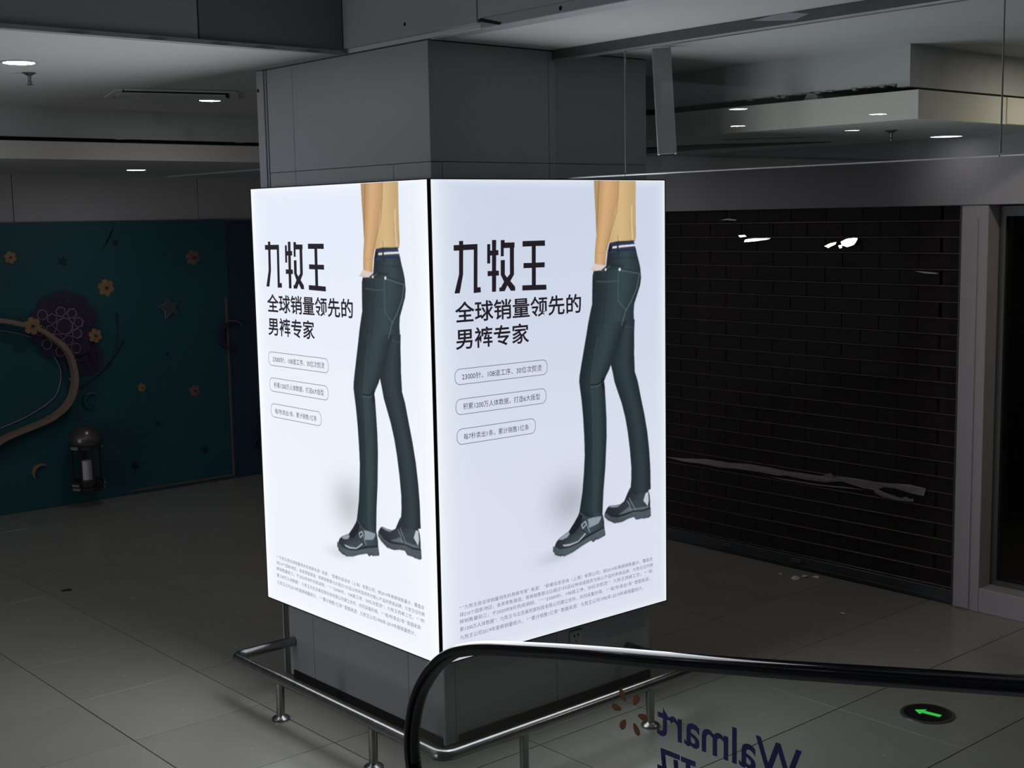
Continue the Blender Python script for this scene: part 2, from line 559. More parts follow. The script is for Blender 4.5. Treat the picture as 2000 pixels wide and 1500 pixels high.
for x0, x1 in ((X0 + 0.075, 4.985), (4.985, XC)):
    for z0, z1 in ((0.012, 3.146), (3.146, 3.755)):
        if z0 > 1 and x0 < 4.5:
            x0 = X0 - GAP + 0.0005
        obj('cladding_panel', MB().cbox(x0 + GAP, x1 - GAP, Y0, Y0 + 0.012, z0 + GAP, z1 - GAP, 0.0015), M['clad'], colm)
obj('cladding_panel', MB().cbox(X0, XC, YC - 0.012, YC, 0.012, 3.755, 0.0015), M['clad'], colm)
obj('cladding_panel', MB().cbox(XC - 0.012, XC, Y0 + 0.013, YC - 0.013, 0.012, 3.755, 0.0015), M['clad'], colm)
obj('corner_strip', MB().cbox(X0 + 0.004, X0 + 0.074, Y0, Y0 + 0.012, 0.012, 3.143, 0.0015), M['clad'], colm)
obj('edge_channel', MB().box(X0 - 0.012, X0 + 0.03, 7.022, 7.10, 3.06, 3.752).box(X0 - 0.004, X0 + 0.03, 7.005, 7.018, 3.06, 3.752), M['clad'], colm,
    label='pale metal channel down the left edge')
obj('edge_metal_strip', MB().box(X0 + 0.006, X0 + 0.05, 7.003, 7.07, 0.01, 3.06), M['rail'], colm)  # dark metal strip down the edge below the pale channel
obj('skirting', MB().cbox(X0 - 0.012, X0, Y0 + 0.02, 6.95, 0.002, 0.055, 0.004), M['void'], colm)
obj('skirting', MB().cbox(X0 + 0.09, XC, Y0 - 0.012, Y0, 0.002, 0.055, 0.004), M['void'], colm)
obj('screw_hole', MB().lathe([(0.012, 0), (0.009, 0.003)], (X0 - 0.0125, 7.083, 3.64), 10, (-1, 0, 0)), M['void'], colm)

so = thing('wall_socket', 'small grey power socket on the column under the right light box', 'socket', (5.13, Y0 - 0.001, 0.385))
obj('plate', MB().cbox(5.085, 5.185, Y0 - 0.010, Y0 - 0.001, 0.325, 0.445, 0.004), M['plastic'], so)
for x, z, r in ((5.116, 0.433, 0.007), (5.148, 0.435, 0.007), (5.131, 0.398, 0.005), (5.122, 0.377, 0.004), (5.142, 0.377, 0.004)):
    obj('hole', MB().lathe([(r, 0), (r * 0.8, 0.0012)], (x, Y0 - 0.0102, z - 0.02), 10, (0, -1, 0)), M['void'], so)

# ================================================================ LIGHT BOXES
# printed sheet in its own millimetres: u to the right from the left edge, v up from the bottom edge
PR = {'torso': ((1139,2554),(1474,2556),(1470,2414),(1471,2295),(1472,2229),(1464,2200),(1322,2200),(1259,2194),(1156,2186),(1155,2243),(1152,2330),(1144,2445)),
'strip': ((1139,2554),(1185,2555),(1172,2427),(1163,2330),(1155,2232),(1151,2330),(1144,2445)),
'arm': ((1185,2555),(1336,2555),(1329,2455),(1316,2403),(1286,2310),(1255,2212),(1231,2131),(1222,2064),(1187,2069),(1139,2079),(1139,2111),(1144,2174),(1155,2243),(1163,2330),(1170,2427)),
'hand': ((1135,2082),(1110,2057),(1096,2046),(1122,2040),(1154,2037),(1187,2041),(1216,2052),(1222,2066),(1139,2080)),
'belt': ((1257,2194),(1322,2203),(1453,2204),(1470,2156),(1474,2146),(1363,2146),(1271,2137),(1256,2133),(1242,2148)),
'stripe': ((1280,2172),(1363,2178),(1461,2181),(1465,2171),(1363,2167),(1281,2162)),
'buckle': ((1257,2189),(1280,2173),(1267,2139),(1242,2148)),
'loop': ((1313,2200),(1327,2200),(1331,2157),(1339,2126),(1324,2123),(1317,2158)),
'hip': ((1238,2125),(1228,2064),(1187,2041),(1130,2039),(1121,2013),(1118,1955),(1115,1851),(1105,1822),(1085,1754),(1076,1719),(1454,1693),(1449,1790),(1455,1837),(1475,1878),(1505,1943),(1512,1984),(1507,2039),(1499,2069),(1482,2117),(1472,2150),(1363,2146),(1269,2138)),
'backpocket': ((1323,2004),(1322,1860),(1389,1800),(1406,1816),(1385,1829),(1339,1865),(1338,2004)),
'rivets': ((1224,2044),(1337,2040)),
'l_side': ((1236,2032),(1227,1950),(1217,1833),(1190,1711)),
'l_pocket': ((1332,2048),(1490,2021)),
'l_pocket2': ((1336,2036),(1494,2010)),
'l_edge': ((1498,2009),(1476,1926),(1428,1851),(1384,1800),(1349,1718)),
'l_yoke': ((1266,2107),(1363,2106),(1478,2099)),
'l_hipcrease': ((1237,2055),(1287,2065),(1362,2059)),
'l_cr2': ((1153,1980),(1235,1973),(1319,1975)),
'l_pside': ((1326,2028),(1324,1945),(1322,1860),(1389,1800)),
'backleg': ((1344,1674),(1452,1667),(1451,1535),(1455,1437),(1479,1378),(1503,1285),(1533,1175),(1557,1066),(1572,957),(1581,848),(1583,714),(1528,701),(1457,696),(1409,722),(1418,799),(1419,870),(1408,978),(1391,1086),(1372,1172),(1344,1259),(1315,1325),(1287,1390),(1273,1446),(1257,1499),(1280,1576)),
'frontleg': ((1073,1707),(1359,1687),(1344,1647),(1309,1574),(1279,1515),(1257,1489),(1246,1466),(1220,1431),(1205,1405),(1210,1370),(1216,1273),(1221,1176),(1220,1072),(1208,900),(1191,763),(1181,631),(1181,622),(1128,619),(1090,619),(1052,633),(1024,651),(998,670),(1022,775),(1036,890),(1044,991),(1042,1094),(1035,1211),(1025,1307),(1014,1376),(1008,1417),(1011,1450),(1028,1523),(1048,1602)),
'l_front': ((1157,1661),(1132,1581),(1107,1462),(1101,1394),(1108,1257),(1114,1051),(1103,915)),
'l_knee': ((1094,1390),(1153,1388),(1202,1408)),
'kneedark': ((1186,1424),(1212,1425),(1200,1395),(1208,1363),(1199,1337),(1190,1365),(1176,1394)),
'fshoe': ((998,670),(987,648),(958,614),(930,585),(911,567),(879,556),(842,540),(819,525),(807,507),(805,490),(836,476),(909,473),(984,485),(1050,512),(1122,527),(1194,539),(1195,574),(1182,626),(1128,621),(1090,620),(1052,633),(1024,652)),
'fsole': ((793,504),(836,481),(909,477),(984,489),(1074,520),(1195,548),(1203,503),(1199,493),(1136,479),(1126,485),(1119,477),(1102,471),(1088,484),(1012,463),(946,440),(876,427),(863,435),(853,432),(831,438),(803,451),(801,464),(790,471)),
'fwelt': ((836,481),(909,478),(984,491),(1074,522),(1195,549),(1194,541),(1074,513),(984,483),(909,472),(836,478)),
'fhi': ((1061,614),(1099,617),(1171,614),(1166,597),(1147,576),(1108,568),(1070,561),(1068,596)),
'fhi2': ((984,499),(1022,524),(1041,538),(1046,530),(1012,508),(984,492),(919,483),(877,487),(864,497),(924,493)),
'fhi3': ((837,532),(879,554),(916,563),(920,552),(901,535),(864,528)),
'ftongue': ((1003,655),(987,648),(958,614),(930,585),(911,561),(924,544),(966,554),(1005,593),(1024,638)),
'l_buckle': ((1014,588),(1042,604),(1052,588),(1023,565),(1014,588)),
'l_strap': ((1004,586),(1023,558),(1060,524)),
'l_strap2': ((1047,603),(1070,550),(1079,535)),
'bshoe': ((1409,724),(1394,705),(1358,675),(1328,662),(1284,662),(1240,667),(1220,658),(1208,643),(1198,628),(1249,601),(1303,588),(1367,592),(1438,598),(1514,589),(1578,595),(1578,644),(1573,685),(1561,710),(1515,697),(1464,694),(1419,707)),
'bsole': ((1198,632),(1249,604),(1303,591),(1367,595),(1438,602),(1514,591),(1582,601),(1583,549),(1565,541),(1518,542),(1513,546),(1457,546),(1437,566),(1392,563),(1342,552),(1278,553),(1224,580),(1195,606)),
'bwelt': ((1201,630),(1249,605),(1303,592),(1367,595),(1438,604),(1514,594),(1582,601),(1582,594),(1514,588),(1438,598),(1367,589),(1303,586),(1249,599)),
'bhi': ((1540,697),(1561,698),(1565,646),(1555,615),(1540,632),(1519,653)),
'bhi2': ((1235,659),(1245,666),(1284,660),(1328,659),(1303,648),(1264,651)),
'bhi3': ((1358,618),(1393,634),(1433,617),(1504,616),(1565,614),(1565,603),(1504,602),(1433,608),(1362,602),(1308,600)),
'l_bstrap': ((1381,675),(1403,647),(1413,609)),
'l_bstrap2': ((1401,686),(1423,651),(1453,607)),
'shadowC': (909,785),
'title': (((137,2212),(173,2212),(173,2232),(200,2233),(200,2213),(295,2214),(288,1987),(309,1988),(311,1960),(262,1958),(269,2185),(199,2184),(195,2059),(170,1962),(135,1962),(168,2061),(172,2183),(137,2183)),((360,2211),(381,2211),(380,2177),(392,2177),(393,2232),(422,2232),(420,2178),(436,2178),(436,2151),(420,2151),(417,2070),(436,2069),(436,2043),(417,2043),(414,1958),(386,1958),(388,2043),(358,2042),(359,2070),(389,2069),(391,2151),(379,2150),(378,2109),(357,2109)),((453,2230),(480,2230),(480,2216),(549,2216),(548,2188),(544,2187),(541,2044),(515,2010),(547,1978),(548,1957),(517,1957),(493,1988),(474,1958),(436,1958),(437,1979),(448,1979),(470,2008),(448,2046),(450,2124),(479,2124),(477,2047),(492,2030),(512,2048),(515,2187),(473,2187),(472,2144),(451,2144)),((605,2221),(766,2221),(766,2191),(699,2192),(697,2102),(762,2102),(761,2074),(697,2075),(695,1981),(771,1979),(772,1951),(597,1955),(598,1983),(666,1982),(668,2074),(608,2075),(609,2103),(668,2102),(670,2191),(604,2191))),
'line1': ((137,1925),(133,1816),(1030,1907),(1029,1799)),
'line2': ((138,1782),(134,1674),(641,1771),(638,1661)),
'b1': ((126,1573),(123,1491),(771,1560),(769,1473)),
'b2': ((126,1415),(124,1331),(759,1399),(757,1316)),
'b3': ((129,1255),(127,1172),(678,1241),(676,1156)),
't1': ((172,1545),(171,1516),(728,1532),(727,1502)),
't2': ((175,1386),(174,1356),(712,1374),(712,1345)),
't3': ((174,1225),(174,1196),(628,1212),(627,1182)),
'n': ((119,298),(118,276),(1596,283),(1595,257),(121,254),(120,231),(116,215),(115,192),(118,174),(118,151),(117,133),(116,107),(1511,120),(1511,99),(1595,247),(1595,221),(1567,167),(1567,144),(1593,205))}
UW, VH = 1.714, 2.548


def smooth(t):
    t = np.clip(t, 0, 1)
    return t * t * (3 - 2 * t)


def sheet_colour(u, v, which):
    """backlit white of the sheet (linear): tubes along the edges make them brighter"""
    if which == 'R':
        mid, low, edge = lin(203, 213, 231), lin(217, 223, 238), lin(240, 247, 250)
        eL, eR, eT, eB = 0.075, 0.03, 0.02, 0.03
    else:
        mid, low, edge = lin(228, 236, 249), lin(238, 243, 252), lin(253, 255, 255)
        eL, eR, eT, eB = 0.05, 0.11, 0.03, 0.05
    t = smooth((1.0 - v / VH) * 1.3)[..., None]
    c = np.array(mid) * (1 - t) + np.array(low) * t
    e = np.maximum.reduce([np.exp(-u / eL) * 0.95, np.exp(-(UW - u) / eR) * 0.8, np.exp(-(VH - v) / eT) * 0.6, np.exp(-v / eB) * 0.6])
    e = np.clip(e, 0, 1)[..., None]
    c = c * (1 - e) + np.array(edge) * e
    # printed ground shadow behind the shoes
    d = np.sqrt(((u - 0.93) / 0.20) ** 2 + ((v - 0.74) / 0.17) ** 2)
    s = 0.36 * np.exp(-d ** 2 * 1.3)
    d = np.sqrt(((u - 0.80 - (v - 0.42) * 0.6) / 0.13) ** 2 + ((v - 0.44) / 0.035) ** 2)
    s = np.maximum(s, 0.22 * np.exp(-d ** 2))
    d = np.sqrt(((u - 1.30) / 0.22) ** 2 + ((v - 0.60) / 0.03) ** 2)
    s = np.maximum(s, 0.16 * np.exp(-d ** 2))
    return c * (1 - s[..., None])


def inside(px, py, poly):
    r = np.zeros(px.shape, bool)
    n = len(poly)
    j = n - 1
    for i in range(n):
        xi, yi = poly[i]
        xj, yj = poly[j]
        if yi != yj:
            c = ((yi > py) != (yj > py)) & (px < (xj - xi) * (py - yi) / (yj - yi) + xi)
            r ^= c
        j = i
    return r


ST = 1.25          # raster step in mm
US = np.arange(690, 1700, ST)
VS = np.arange(280, 2548 + ST, ST)
GU, GV = np.meshgrid(US, VS)
RGB = np.zeros(GU.shape + (3,))
ALP = np.zeros(GU.shape)


def win_of(pts, pad=6):
    p = np.array(pts, float)
    a = np.searchsorted(US, [p[:, 0].min() - pad, p[:, 0].max() + pad])
    b = np.searchsorted(VS, [p[:, 1].min() - pad, p[:, 1].max() + pad])
    return slice(b[0], b[1]), slice(a[0], a[1])


def fill(key, rgb, shade=None, al=1.0, cover=True):
    pts = PR[key] if isinstance(key, str) else key
    w = win_of(pts)
    m = inside(GU[w], GV[w], pts)
    c = np.array(lin(*rgb)) * np.ones(m.shape + (3,))
    if shade is not None:
        c = c * shade(GU[w], GV[w])[..., None]
    RGB[w] = np.where(m[..., None], RGB[w] * (1 - al) + c * al, RGB[w])
    if cover:
        ALP[w] = np.where(m, 1.0, ALP[w])


def line(key, rgb, wd=2.5, al=1.0):
    pts = PR[key] if isinstance(key, str) else key
    for (x0, y0), (x1, y1) in zip(pts[:-1], pts[1:]):
        w = win_of([(x0, y0), (x1, y1)], 10)
        gx, gy = GU[w], GV[w]
        dx, dy = x1 - x0, y1 - y0
        t = np.clip(((gx - x0) * dx + (gy - y0) * dy) / (dx * dx + dy * dy + 1e-9), 0, 1)
        d = np.hypot(gx - x0 - t * dx, gy - y0 - t * dy)
        k = np.clip(1.5 - d / wd, 0, 1)[..., None] * al * (ALP[w][..., None] > 0)
        RGB[w] = RGB[w] * (1 - k) + np.array(lin(*rgb)) * k


def edge_of(pts, v):
    """u of the outline's leftmost and rightmost crossing at every height v"""
    lo = np.full(v.shape, 1e9)
    hi = np.full(v.shape, -1e9)
    n = len(pts)
    for i in range(n):
        (xa, ya), (xb, yb) = pts[i], pts[(i + 1) % n]
        if ya == yb:
            continue
        m = (v >= min(ya, yb)) & (v <= max(ya, yb))
        x = xa + (v - ya) * (xb - xa) / (yb - ya)
        lo = np.where(m, np.minimum(lo, x), lo)
        hi = np.where(m, np.maximum(hi, x), hi)
    return lo, hi


def round_shade(pts, left=0.6, right=0.7, peak=0.62, top=1.18):
    """printed modelling across a limb: darker at both outlines"""
    def f(u, v):
        lo, hi = edge_of(pts, v)
        t = np.clip((u - lo) / np.maximum(hi - lo, 1), 0, 1)
        a = smooth(np.clip(t / peak, 0, 1))
        b = smooth(np.clip((t - peak) / (1 - peak), 0, 1))
        return (left + (top - left) * a) * (1 - b * (1 - right / top))
    return f


# sweater
fill('torso', (206, 175, 126), round_shade(PR['torso'], 0.75, 0.86, 0.6, 1.06))
fill('strip', (176, 143, 100))
fill('arm', (205, 164, 118), round_shade(PR['arm'], 0.8, 0.84, 0.4, 1.08))
line([(1336, 2552), (1329, 2455), (1316, 2365), (1280, 2285), (1246, 2205), (1230, 2160)], (160, 118, 74), 3.0, 0.8)
line([(1182, 2552), (1170, 2430), (1164, 2340), (1152, 2240)], (140, 102, 66), 3.0, 0.8)
line([(1440, 2400), (1436, 2300), (1446, 2210)], (226, 202, 158), 5, 0.8)
line([(1428, 2330), (1424, 2260)], (172, 136, 86), 3, 0.7)
line([(1322, 2235), (1330, 2202)], (166, 130, 84), 3, 0.8)
line([(1340, 2230), (1344, 2202)], (226, 200, 156), 3, 0.7)
line([(1462, 2290), (1466, 2205)], (170, 134, 88), 3, 0.6)
line([(1160, 2140), (1190, 2138), (1215, 2142)], (172, 130, 90), 2, 0.5)
line([(1205, 2100), (1212, 2075)], (170, 128, 88), 2.5, 0.6)
fill('hand', (216, 202, 196))
line([(1120, 2052), (1146, 2045)], (170, 150, 145), 2, 0.7)
PR['bshoe'] = [(u, v + (26 if (v > 690 and u > 1380 and n not in (17,)) else 0)) for n, (u, v) in enumerate(PR['bshoe'])]
fill('bshoe', (50, 58, 66), round_shade(PR['bshoe'], 0.5, 0.8, 0.75, 1.25))
fill('bsole', (74, 86, 92), round_shade(PR['bsole'], 0.75, 1.0, 0.6, 1.05))
fill('bwelt', (20, 25, 29))
fill('bhi', (188, 198, 206))
fill('bhi2', (128, 138, 146))
fill('bhi3', (92, 104, 110))
line('l_bstrap', (128, 140, 148), 2.5, 0.9)
line('l_bstrap2', (128, 140, 148), 2.5, 0.9)
# trousers
PR['backleg'] = [(1350, 1745), (1457, 1745)] + list(PR['backleg'][1:])
PR['frontleg'] = [(1082, 1740), (1395, 1740)] + list(PR['frontleg'][1:])
fill('backleg', (42, 55, 61), round_shade(PR['backleg'], 0.62, 0.6, 0.55, 1.15))
PR['hip'] = list(PR['hip']) + [(1241, 2148)]
fill('hip', (48, 63, 70), round_shade(PR['hip'], 0.42, 0.62, 0.62, 1.12))
fill('frontleg', (47, 61, 67), round_shade(PR['frontleg'], 0.40, 0.52, 0.60, 1.12))
fl_pts = [(a, b) for a, b in PR['frontleg']]
lf = PR['l_front']
lo_side = [(a - 1, b) for a, b in lf]
fill(lo_side + [(lf[-1][0], 640), (1035, 640), (1030, 900), (1025, 1150), (980, 1360), (1010, 1480), (1060, 1640), (1100, 1720)], (30, 43, 48), None, 0.42, False)
line('l_front', (70, 90, 92), 2.0, 0.5)
line('l_side', (28, 40, 45), 2.5, 0.7)
line('l_edge', (92, 110, 110), 3.0, 0.8)
line('l_yoke', (28, 40, 44), 3.0, 0.6)
line('l_hipcrease', (26, 38, 42), 6, 0.7)
line('l_cr2', (84, 102, 104), 2.5, 0.6)
line('l_pside', (88, 106, 108), 2.5, 0.6)
line('l_pocket', (30, 44, 48), 3, 0.8)
line('l_pocket2', (92, 110, 112), 2.5, 0.7)
line('l_knee', (20, 28, 32), 5, 0.9)
line([(a, b - 8) for a, b in PR['l_knee']], (88, 104, 106), 3, 0.6)
fill('kneedark', (16, 22, 26), None, 0.75, False)
line([(1190, 2035), (1222, 2046), (1262, 2060)], (90, 108, 110), 2.5, 0.7)
# belt
fill('belt', (46, 55, 84))
fill('buckle', (24, 28, 36))
fill('stripe', (228, 226, 226))
line([(1262, 2160), (1320, 2148), (1470, 2152)], (22, 28, 40), 2.5, 0.9)
line([(1264, 2185), (1320, 2196), (1464, 2201)], (24, 28, 44), 2.5, 0.8)
fill('loop', (34, 46, 58))
for k, (a, b) in enumerate(PR['rivets']):
    r = 7 if k == 0 else 9
    fill([(a + r * math.cos(t * PI / 5), b + r * math.sin(t * PI / 5)) for t in range(10)], (224, 226, 228))
# shoes
fill('fshoe', (58, 68, 77), round_shade(PR['fshoe'], 0.45, 0.7, 0.7, 1.15))
fill('ftongue', (26, 30, 35))
fill('fhi', (138, 152, 162))
fill('fhi2', (172, 180, 184))
fill('fhi3', (146, 156, 164))
fill('fsole', (76, 90, 96), round_shade(PR['fsole'], 0.8, 1.0, 0.5, 1.05))
fill('fwelt', (18, 23, 27))
line('l_buckle', (182, 192, 198), 2.5, 1.0)
line('l_strap', (26, 32, 36), 3, 0.9)
line('l_strap2', (150, 160, 168), 2.5, 0.8)
for key, n in (('fsole', 9), ('bsole', 7)):
    pts = PR[key]
    k = pts.index(max(pts, key=lambda p: p[0]))
    low = [p for p in pts[k:]]
    for i in range(len(low) - 1):
        (xa, ya), (xb, yb) = low[i], low[i + 1]
        for s in range(3):
            t = (s + 0.5) / 3
            x, y = xa + (xb - xa) * t, ya + (yb - ya) * t
            line([(x, y - 2), (x - 2, y + 9)], (24, 30, 34), 1.8, 0.8)
# fabric grain
gr = np.random.RandomState(5).normal(1, 0.05, GU.shape)
dark = (RGB.mean(axis=2) < 0.12) & (ALP > 0)
RGB[dark] *= gr[dark][:, None]


def figure_mesh(which):
    """the printed figure as a fine sheet, its rim blended into the white of the sheet"""
    nv, nu = (len(VS) // 2) * 2, (len(US) // 2) * 2
    a4 = ALP[:nv, :nu].reshape(nv // 2, 2, nu // 2, 2)
    r4 = (RGB * ALP[..., None])[:nv, :nu].reshape(nv // 2, 2, nu // 2, 2, 3)
    a = a4.mean(axis=(1, 3))
    c = r4.mean(axis=(1, 3))
    u = (US[:nu:2] + ST / 2) / 1000
    v = (VS[:nv:2] + ST / 2) / 1000
    gu, gv = np.meshgrid(u, v)
    a2 = a.copy()                                  # slight softening of the print
    c2 = c.copy()
    for ax in (0, 1):
        a2 = (np.roll(a2, 1, ax) + 2 * a2 + np.roll(a2, -1, ax)) / 4
        c2 = (np.roll(c2, 1, ax) + 2 * c2 + np.roll(c2, -1, ax)) / 4
    col = sheet_colour(gu, gv, which) * (1 - a2[..., None]) + c2
    keep = (a2 > 0.01) & (gv < VH - 0.002)
    cell = keep[:-1, :-1] | keep[1:, :-1] | keep[:-1, 1:] | keep[1:, 1:]
    cell &= (gv[1:, 1:] < VH - 0.001)
    used = np.zeros(keep.shape, bool)
    used[:-1, :-1] |= cell
    used[1:, :-1] |= cell
    used[:-1, 1:] |= cell
    used[1:, 1:] |= cell
    idx = np.full(keep.shape, -1, np.int64)
    idx[used] = np.arange(used.sum())
    jj, ii = np.nonzero(cell)
    quads = np.stack([idx[jj, ii], idx[jj, ii + 1], idx[jj + 1, ii + 1], idx[jj + 1, ii]], axis=1)
    co = np.stack([gu[used], np.full(used.sum(), -0.0008), gv[used]], axis=1)
    return grid_mesh('printed_figure', co, quads, col[used])


def grid_mesh(name, co, quads, col):
    me = bpy.data.meshes.new(name)
    me.vertices.add(len(co))
    me.vertices.foreach_set('co', co.astype(np.float32).ravel())
    me.loops.add(quads.size)
    me.loops.foreach_set('vertex_index', quads.astype(np.int32).ravel())
    me.polygons.add(len(quads))
    me.polygons.foreach_set('loop_start', np.arange(0, quads.size, 4, dtype=np.int32))
    me.update(calc_edges=True)
    at = me.color_attributes.new('print', 'FLOAT_COLOR', 'POINT')
    at.data.foreach_set('color', np.concatenate([col, np.ones((len(col), 1))], axis=1).astype(np.float32).ravel())
    me.validate()
    return me


def sheet_mesh(which):
    us = np.unique(np.concatenate([np.linspace(0, 0.2, 17), np.linspace(0.2, UW - 0.15, 38), np.linspace(UW - 0.15, UW, 14)]))
    vs = np.unique(np.concatenate([np.linspace(0, 0.1, 8), np.linspace(0.1, VH - 0.08, 66), np.linspace(VH - 0.08, VH, 8)]))
    gu, gv = np.meshgrid(us, vs)
    col = sheet_colour(gu, gv, which).reshape(-1, 3)
    co = np.stack([gu.ravel(), np.zeros(gu.size), gv.ravel()], axis=1)
    n, m = len(us), len(vs)
    j, i = np.meshgrid(np.arange(m - 1), np.arange(n - 1), indexing='ij')
    k = (j * n + i).ravel()
    return grid_mesh('face_sheet', co, np.stack([k, k + 1, k + n + 1, k + n], axis=1), col)


_txt = bpy.data.curves.new('text', 'FONT')
_to = bpy.data.objects.new('text', _txt)
COL.objects.link(_to)


def text_geo(body, u0, u1, v0, v1, bold=0.0, res=3):
    """glyph outlines of a line of writing fitted to a box -> verts (u, v), faces"""
    _txt.body = body
    _txt.offset = bold
    _txt.resolution_u = res
    dg = bpy.context.evaluated_depsgraph_get()
    dg.update()
    me = bpy.data.meshes.new_from_object(_to.evaluated_get(dg))
    p = np.array([v.co[:2] for v in me.vertices])
    fs = [tuple(f.vertices) for f in me.polygons]
    bpy.data.meshes.remove(me)
    lo, hi = p.min(axis=0), p.max(axis=0)
    s = np.array([(u1 - u0) / (hi[0] - lo[0]), (v1 - v0) / (hi[1] - lo[1])])
    return (p - lo) * s + np.array([u0, v0]), fs


def text_mesh(name, items, d):
    vs, fs = [], []
    for it in items:
        p, f = text_geo(*it)
        b = len(vs)
        vs += [(a, -d, c) for a, c in p]
        fs += [tuple(i + b for i in q) for q in f]
    me = bpy.data.meshes.new(name)
    me.from_pydata(vs, [], fs)
    return me


def poly_mesh(name, polys, d):
    bm = bmesh.new()
    for pts in polys:
        vv = [bm.verts.new((a, -d, b)) for a, b in pts]
        es = [bm.edges.new((vv[i], vv[(i + 1) % len(vv)])) for i in range(len(vv))]
        bmesh.ops.triangle_fill(bm, use_beauty=True, use_dissolve=False, edges=es)
    me = bpy.data.meshes.new(name)
    bm.to_mesh(me)
    bm.free()
    return me


def round_rect(u0, u1, v0, v1, r, n=7):
    p = []
    for cx, cy, a0 in ((u1 - r, v1 - r, 0), (u0 + r, v1 - r, 90), (u0 + r, v0 + r, 180), (u1 - r, v0 + r, 270)):
        for k in range(n):
            a = math.radians(a0 + 90 * k / (n - 1))
            p.append((cx + r * math.cos(a), cy + r * math.sin(a)))
    return p


def ring_mesh(name, outer, inner, d):
    n = len(outer)
    me = bpy.data.meshes.new(name)
    me.from_pydata([(a, -d, b) for a, b in outer] + [(a, -d, b) for a, b in inner], [],
                   [(i, (i + 1) % n, n + (i + 1) % n, n + i) for i in range(n)])
    return me


title_me = [poly_mesh('headline_character', [[(a / 1000, b / 1000) for a, b in t]], 0.0016) for t in PR['title']]
slogan_me = [text_mesh('slogan_line', [t], 0.0016) for t in (('全球销量领先的', 0.136, 1.030, 1.806, 1.918, 0.016), ('男裤专家', 0.136, 0.640, 1.666, 1.778, 0.016))]
CAPS = [('23000针、108道工序、30位次熨烫', 0.124, 0.770, 1.482, 1.567, 0.172, 0.728, 1.506, 1.541),
        ('积累1200万人体数据，打造6大版型', 0.125, 0.758, 1.323, 1.408, 0.175, 0.712, 1.347, 1.382),
        ('每7秒卖出1条，累计销售1亿条', 0.128, 0.677, 1.164, 1.249, 0.174, 0.628, 1.187, 1.221)]
cap_me = []
for b_, u0, u1, v0, v1, a0, a1, b0, b1 in CAPS:
    cap_me.append((ring_mesh('caption_outline', round_rect(u0, u1, v0, v1, 0.034), round_rect(u0 + .0032, u1 - .0032, v0 + .0032, v1 - .0032, 0.031), 0.0016),
                   text_mesh('caption_text', [(b_, a0, a1, b0, b1, 0.0)], 0.0016)))
NOTE = [('* “九牧王是全球销量领先的男裤专家” 来源： “欧睿信息咨询（上海）有限公司；按2019年男裤销售量计，覆盖全', 0.118, 1.596, 0.270),
        ('球210个国家/地区，各类零售渠道；男裤销售额占比超过15%且以休闲或商务为核心产品的男装品牌，九牧王位列男', 0.118, 1.596, 0.232),
        ('裤销售量前三；于2020年8月完成调研。” * “23000针，108道工序，30位次熨烫”：九牧王西裤工艺。 * “积', 0.116, 1.593, 0.194),
        ('累1200万人体数据”：九牧王与北京美到家科技有限公司建立合作，共同采集所得。 * “每7秒卖出1条” 数据来源：', 0.117, 1.567, 0.152),
        ('九牧王公司2019年度裤销量统计。 * “累计销售1亿条” 数据来源：九牧王公司1990年-2019年裤销量统计。', 0.117, 1.511, 0.107)]
note_me = [text_mesh('footnote_line', [(t, a, b, v, v + 0.0255, 0.0, 2)], 0.0016) for t, a, b, v in NOTE]


def light_box(label, base, rz, width, which):
    root = thing('light_box', label, 'light box', base, 'lit advertising boxes on the column')
    root.rotation_euler = (0, 0, rz)
    sx = width / UW

    def put(name, me, m, parent, scale=True):
        if not me.materials:
            me.materials.append(m)
        o = bpy.data.objects.new(name, me)
        COL.objects.link(o)
        o.parent = parent
        if scale:
            o.scale = (sx, 1, 1)
        return o
    a0, a1, c0, c1 = -0.004, width + 0.004, -0.004, width + 0.004
    if which == 'L':
        c1 = width - 0.062                       # mitred towards the other box
    else:
        c0 = 0.062
    body = MB().prism([(a0, 0.002), (a1, 0.002), (c1, 0.060), (c0, 0.060)], lambda a, b: (a, b, -0.004), lambda a, b: (a, b, VH + 0.004))
    put('case', mesh_of('case', body), M['black'], root, False)
    fr = MB()
    for a0, a1, b0, b1 in ((-0.006, width + 0.006, VH, VH + 0.006), (-0.006, width + 0.006, -0.006, 0), (-0.006, 0, 0, VH), (width, width + 0.006, 0, VH)):
        fr.box(a0, a1, -0.003, 0.0015, b0, b1)
    put('frame', mesh_of('frame', fr), M['black'], root, False)
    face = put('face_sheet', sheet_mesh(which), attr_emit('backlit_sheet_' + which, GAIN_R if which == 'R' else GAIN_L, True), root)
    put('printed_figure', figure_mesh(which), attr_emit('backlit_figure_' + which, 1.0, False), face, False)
    for me in title_me:
        put('headline_character', me, M['ink'], face, False)
    for me in slogan_me:
        put('slogan_line', me, M['ink'], face, False)
    for o_, t_ in cap_me:
        put('caption_outline', o_, M['lineink'], face, False)
        put('caption_text', t_, M['ink'], face, False)['kind'] = 'stuff'
    for me in note_me:
        put('footnote_line', me, M['greyink'], face, False)['kind'] = 'stuff'
    return root


light_box('left light box with trousers advertisement, narrow and facing left', (4.086, 7.120, 0.505), -PI / 2, 1.766, 'L')
light_box('right light box with trousers advertisement, wider and facing the walkway handrail', (4.097, 5.342, 0.505), -0.018, 1.714, 'R')

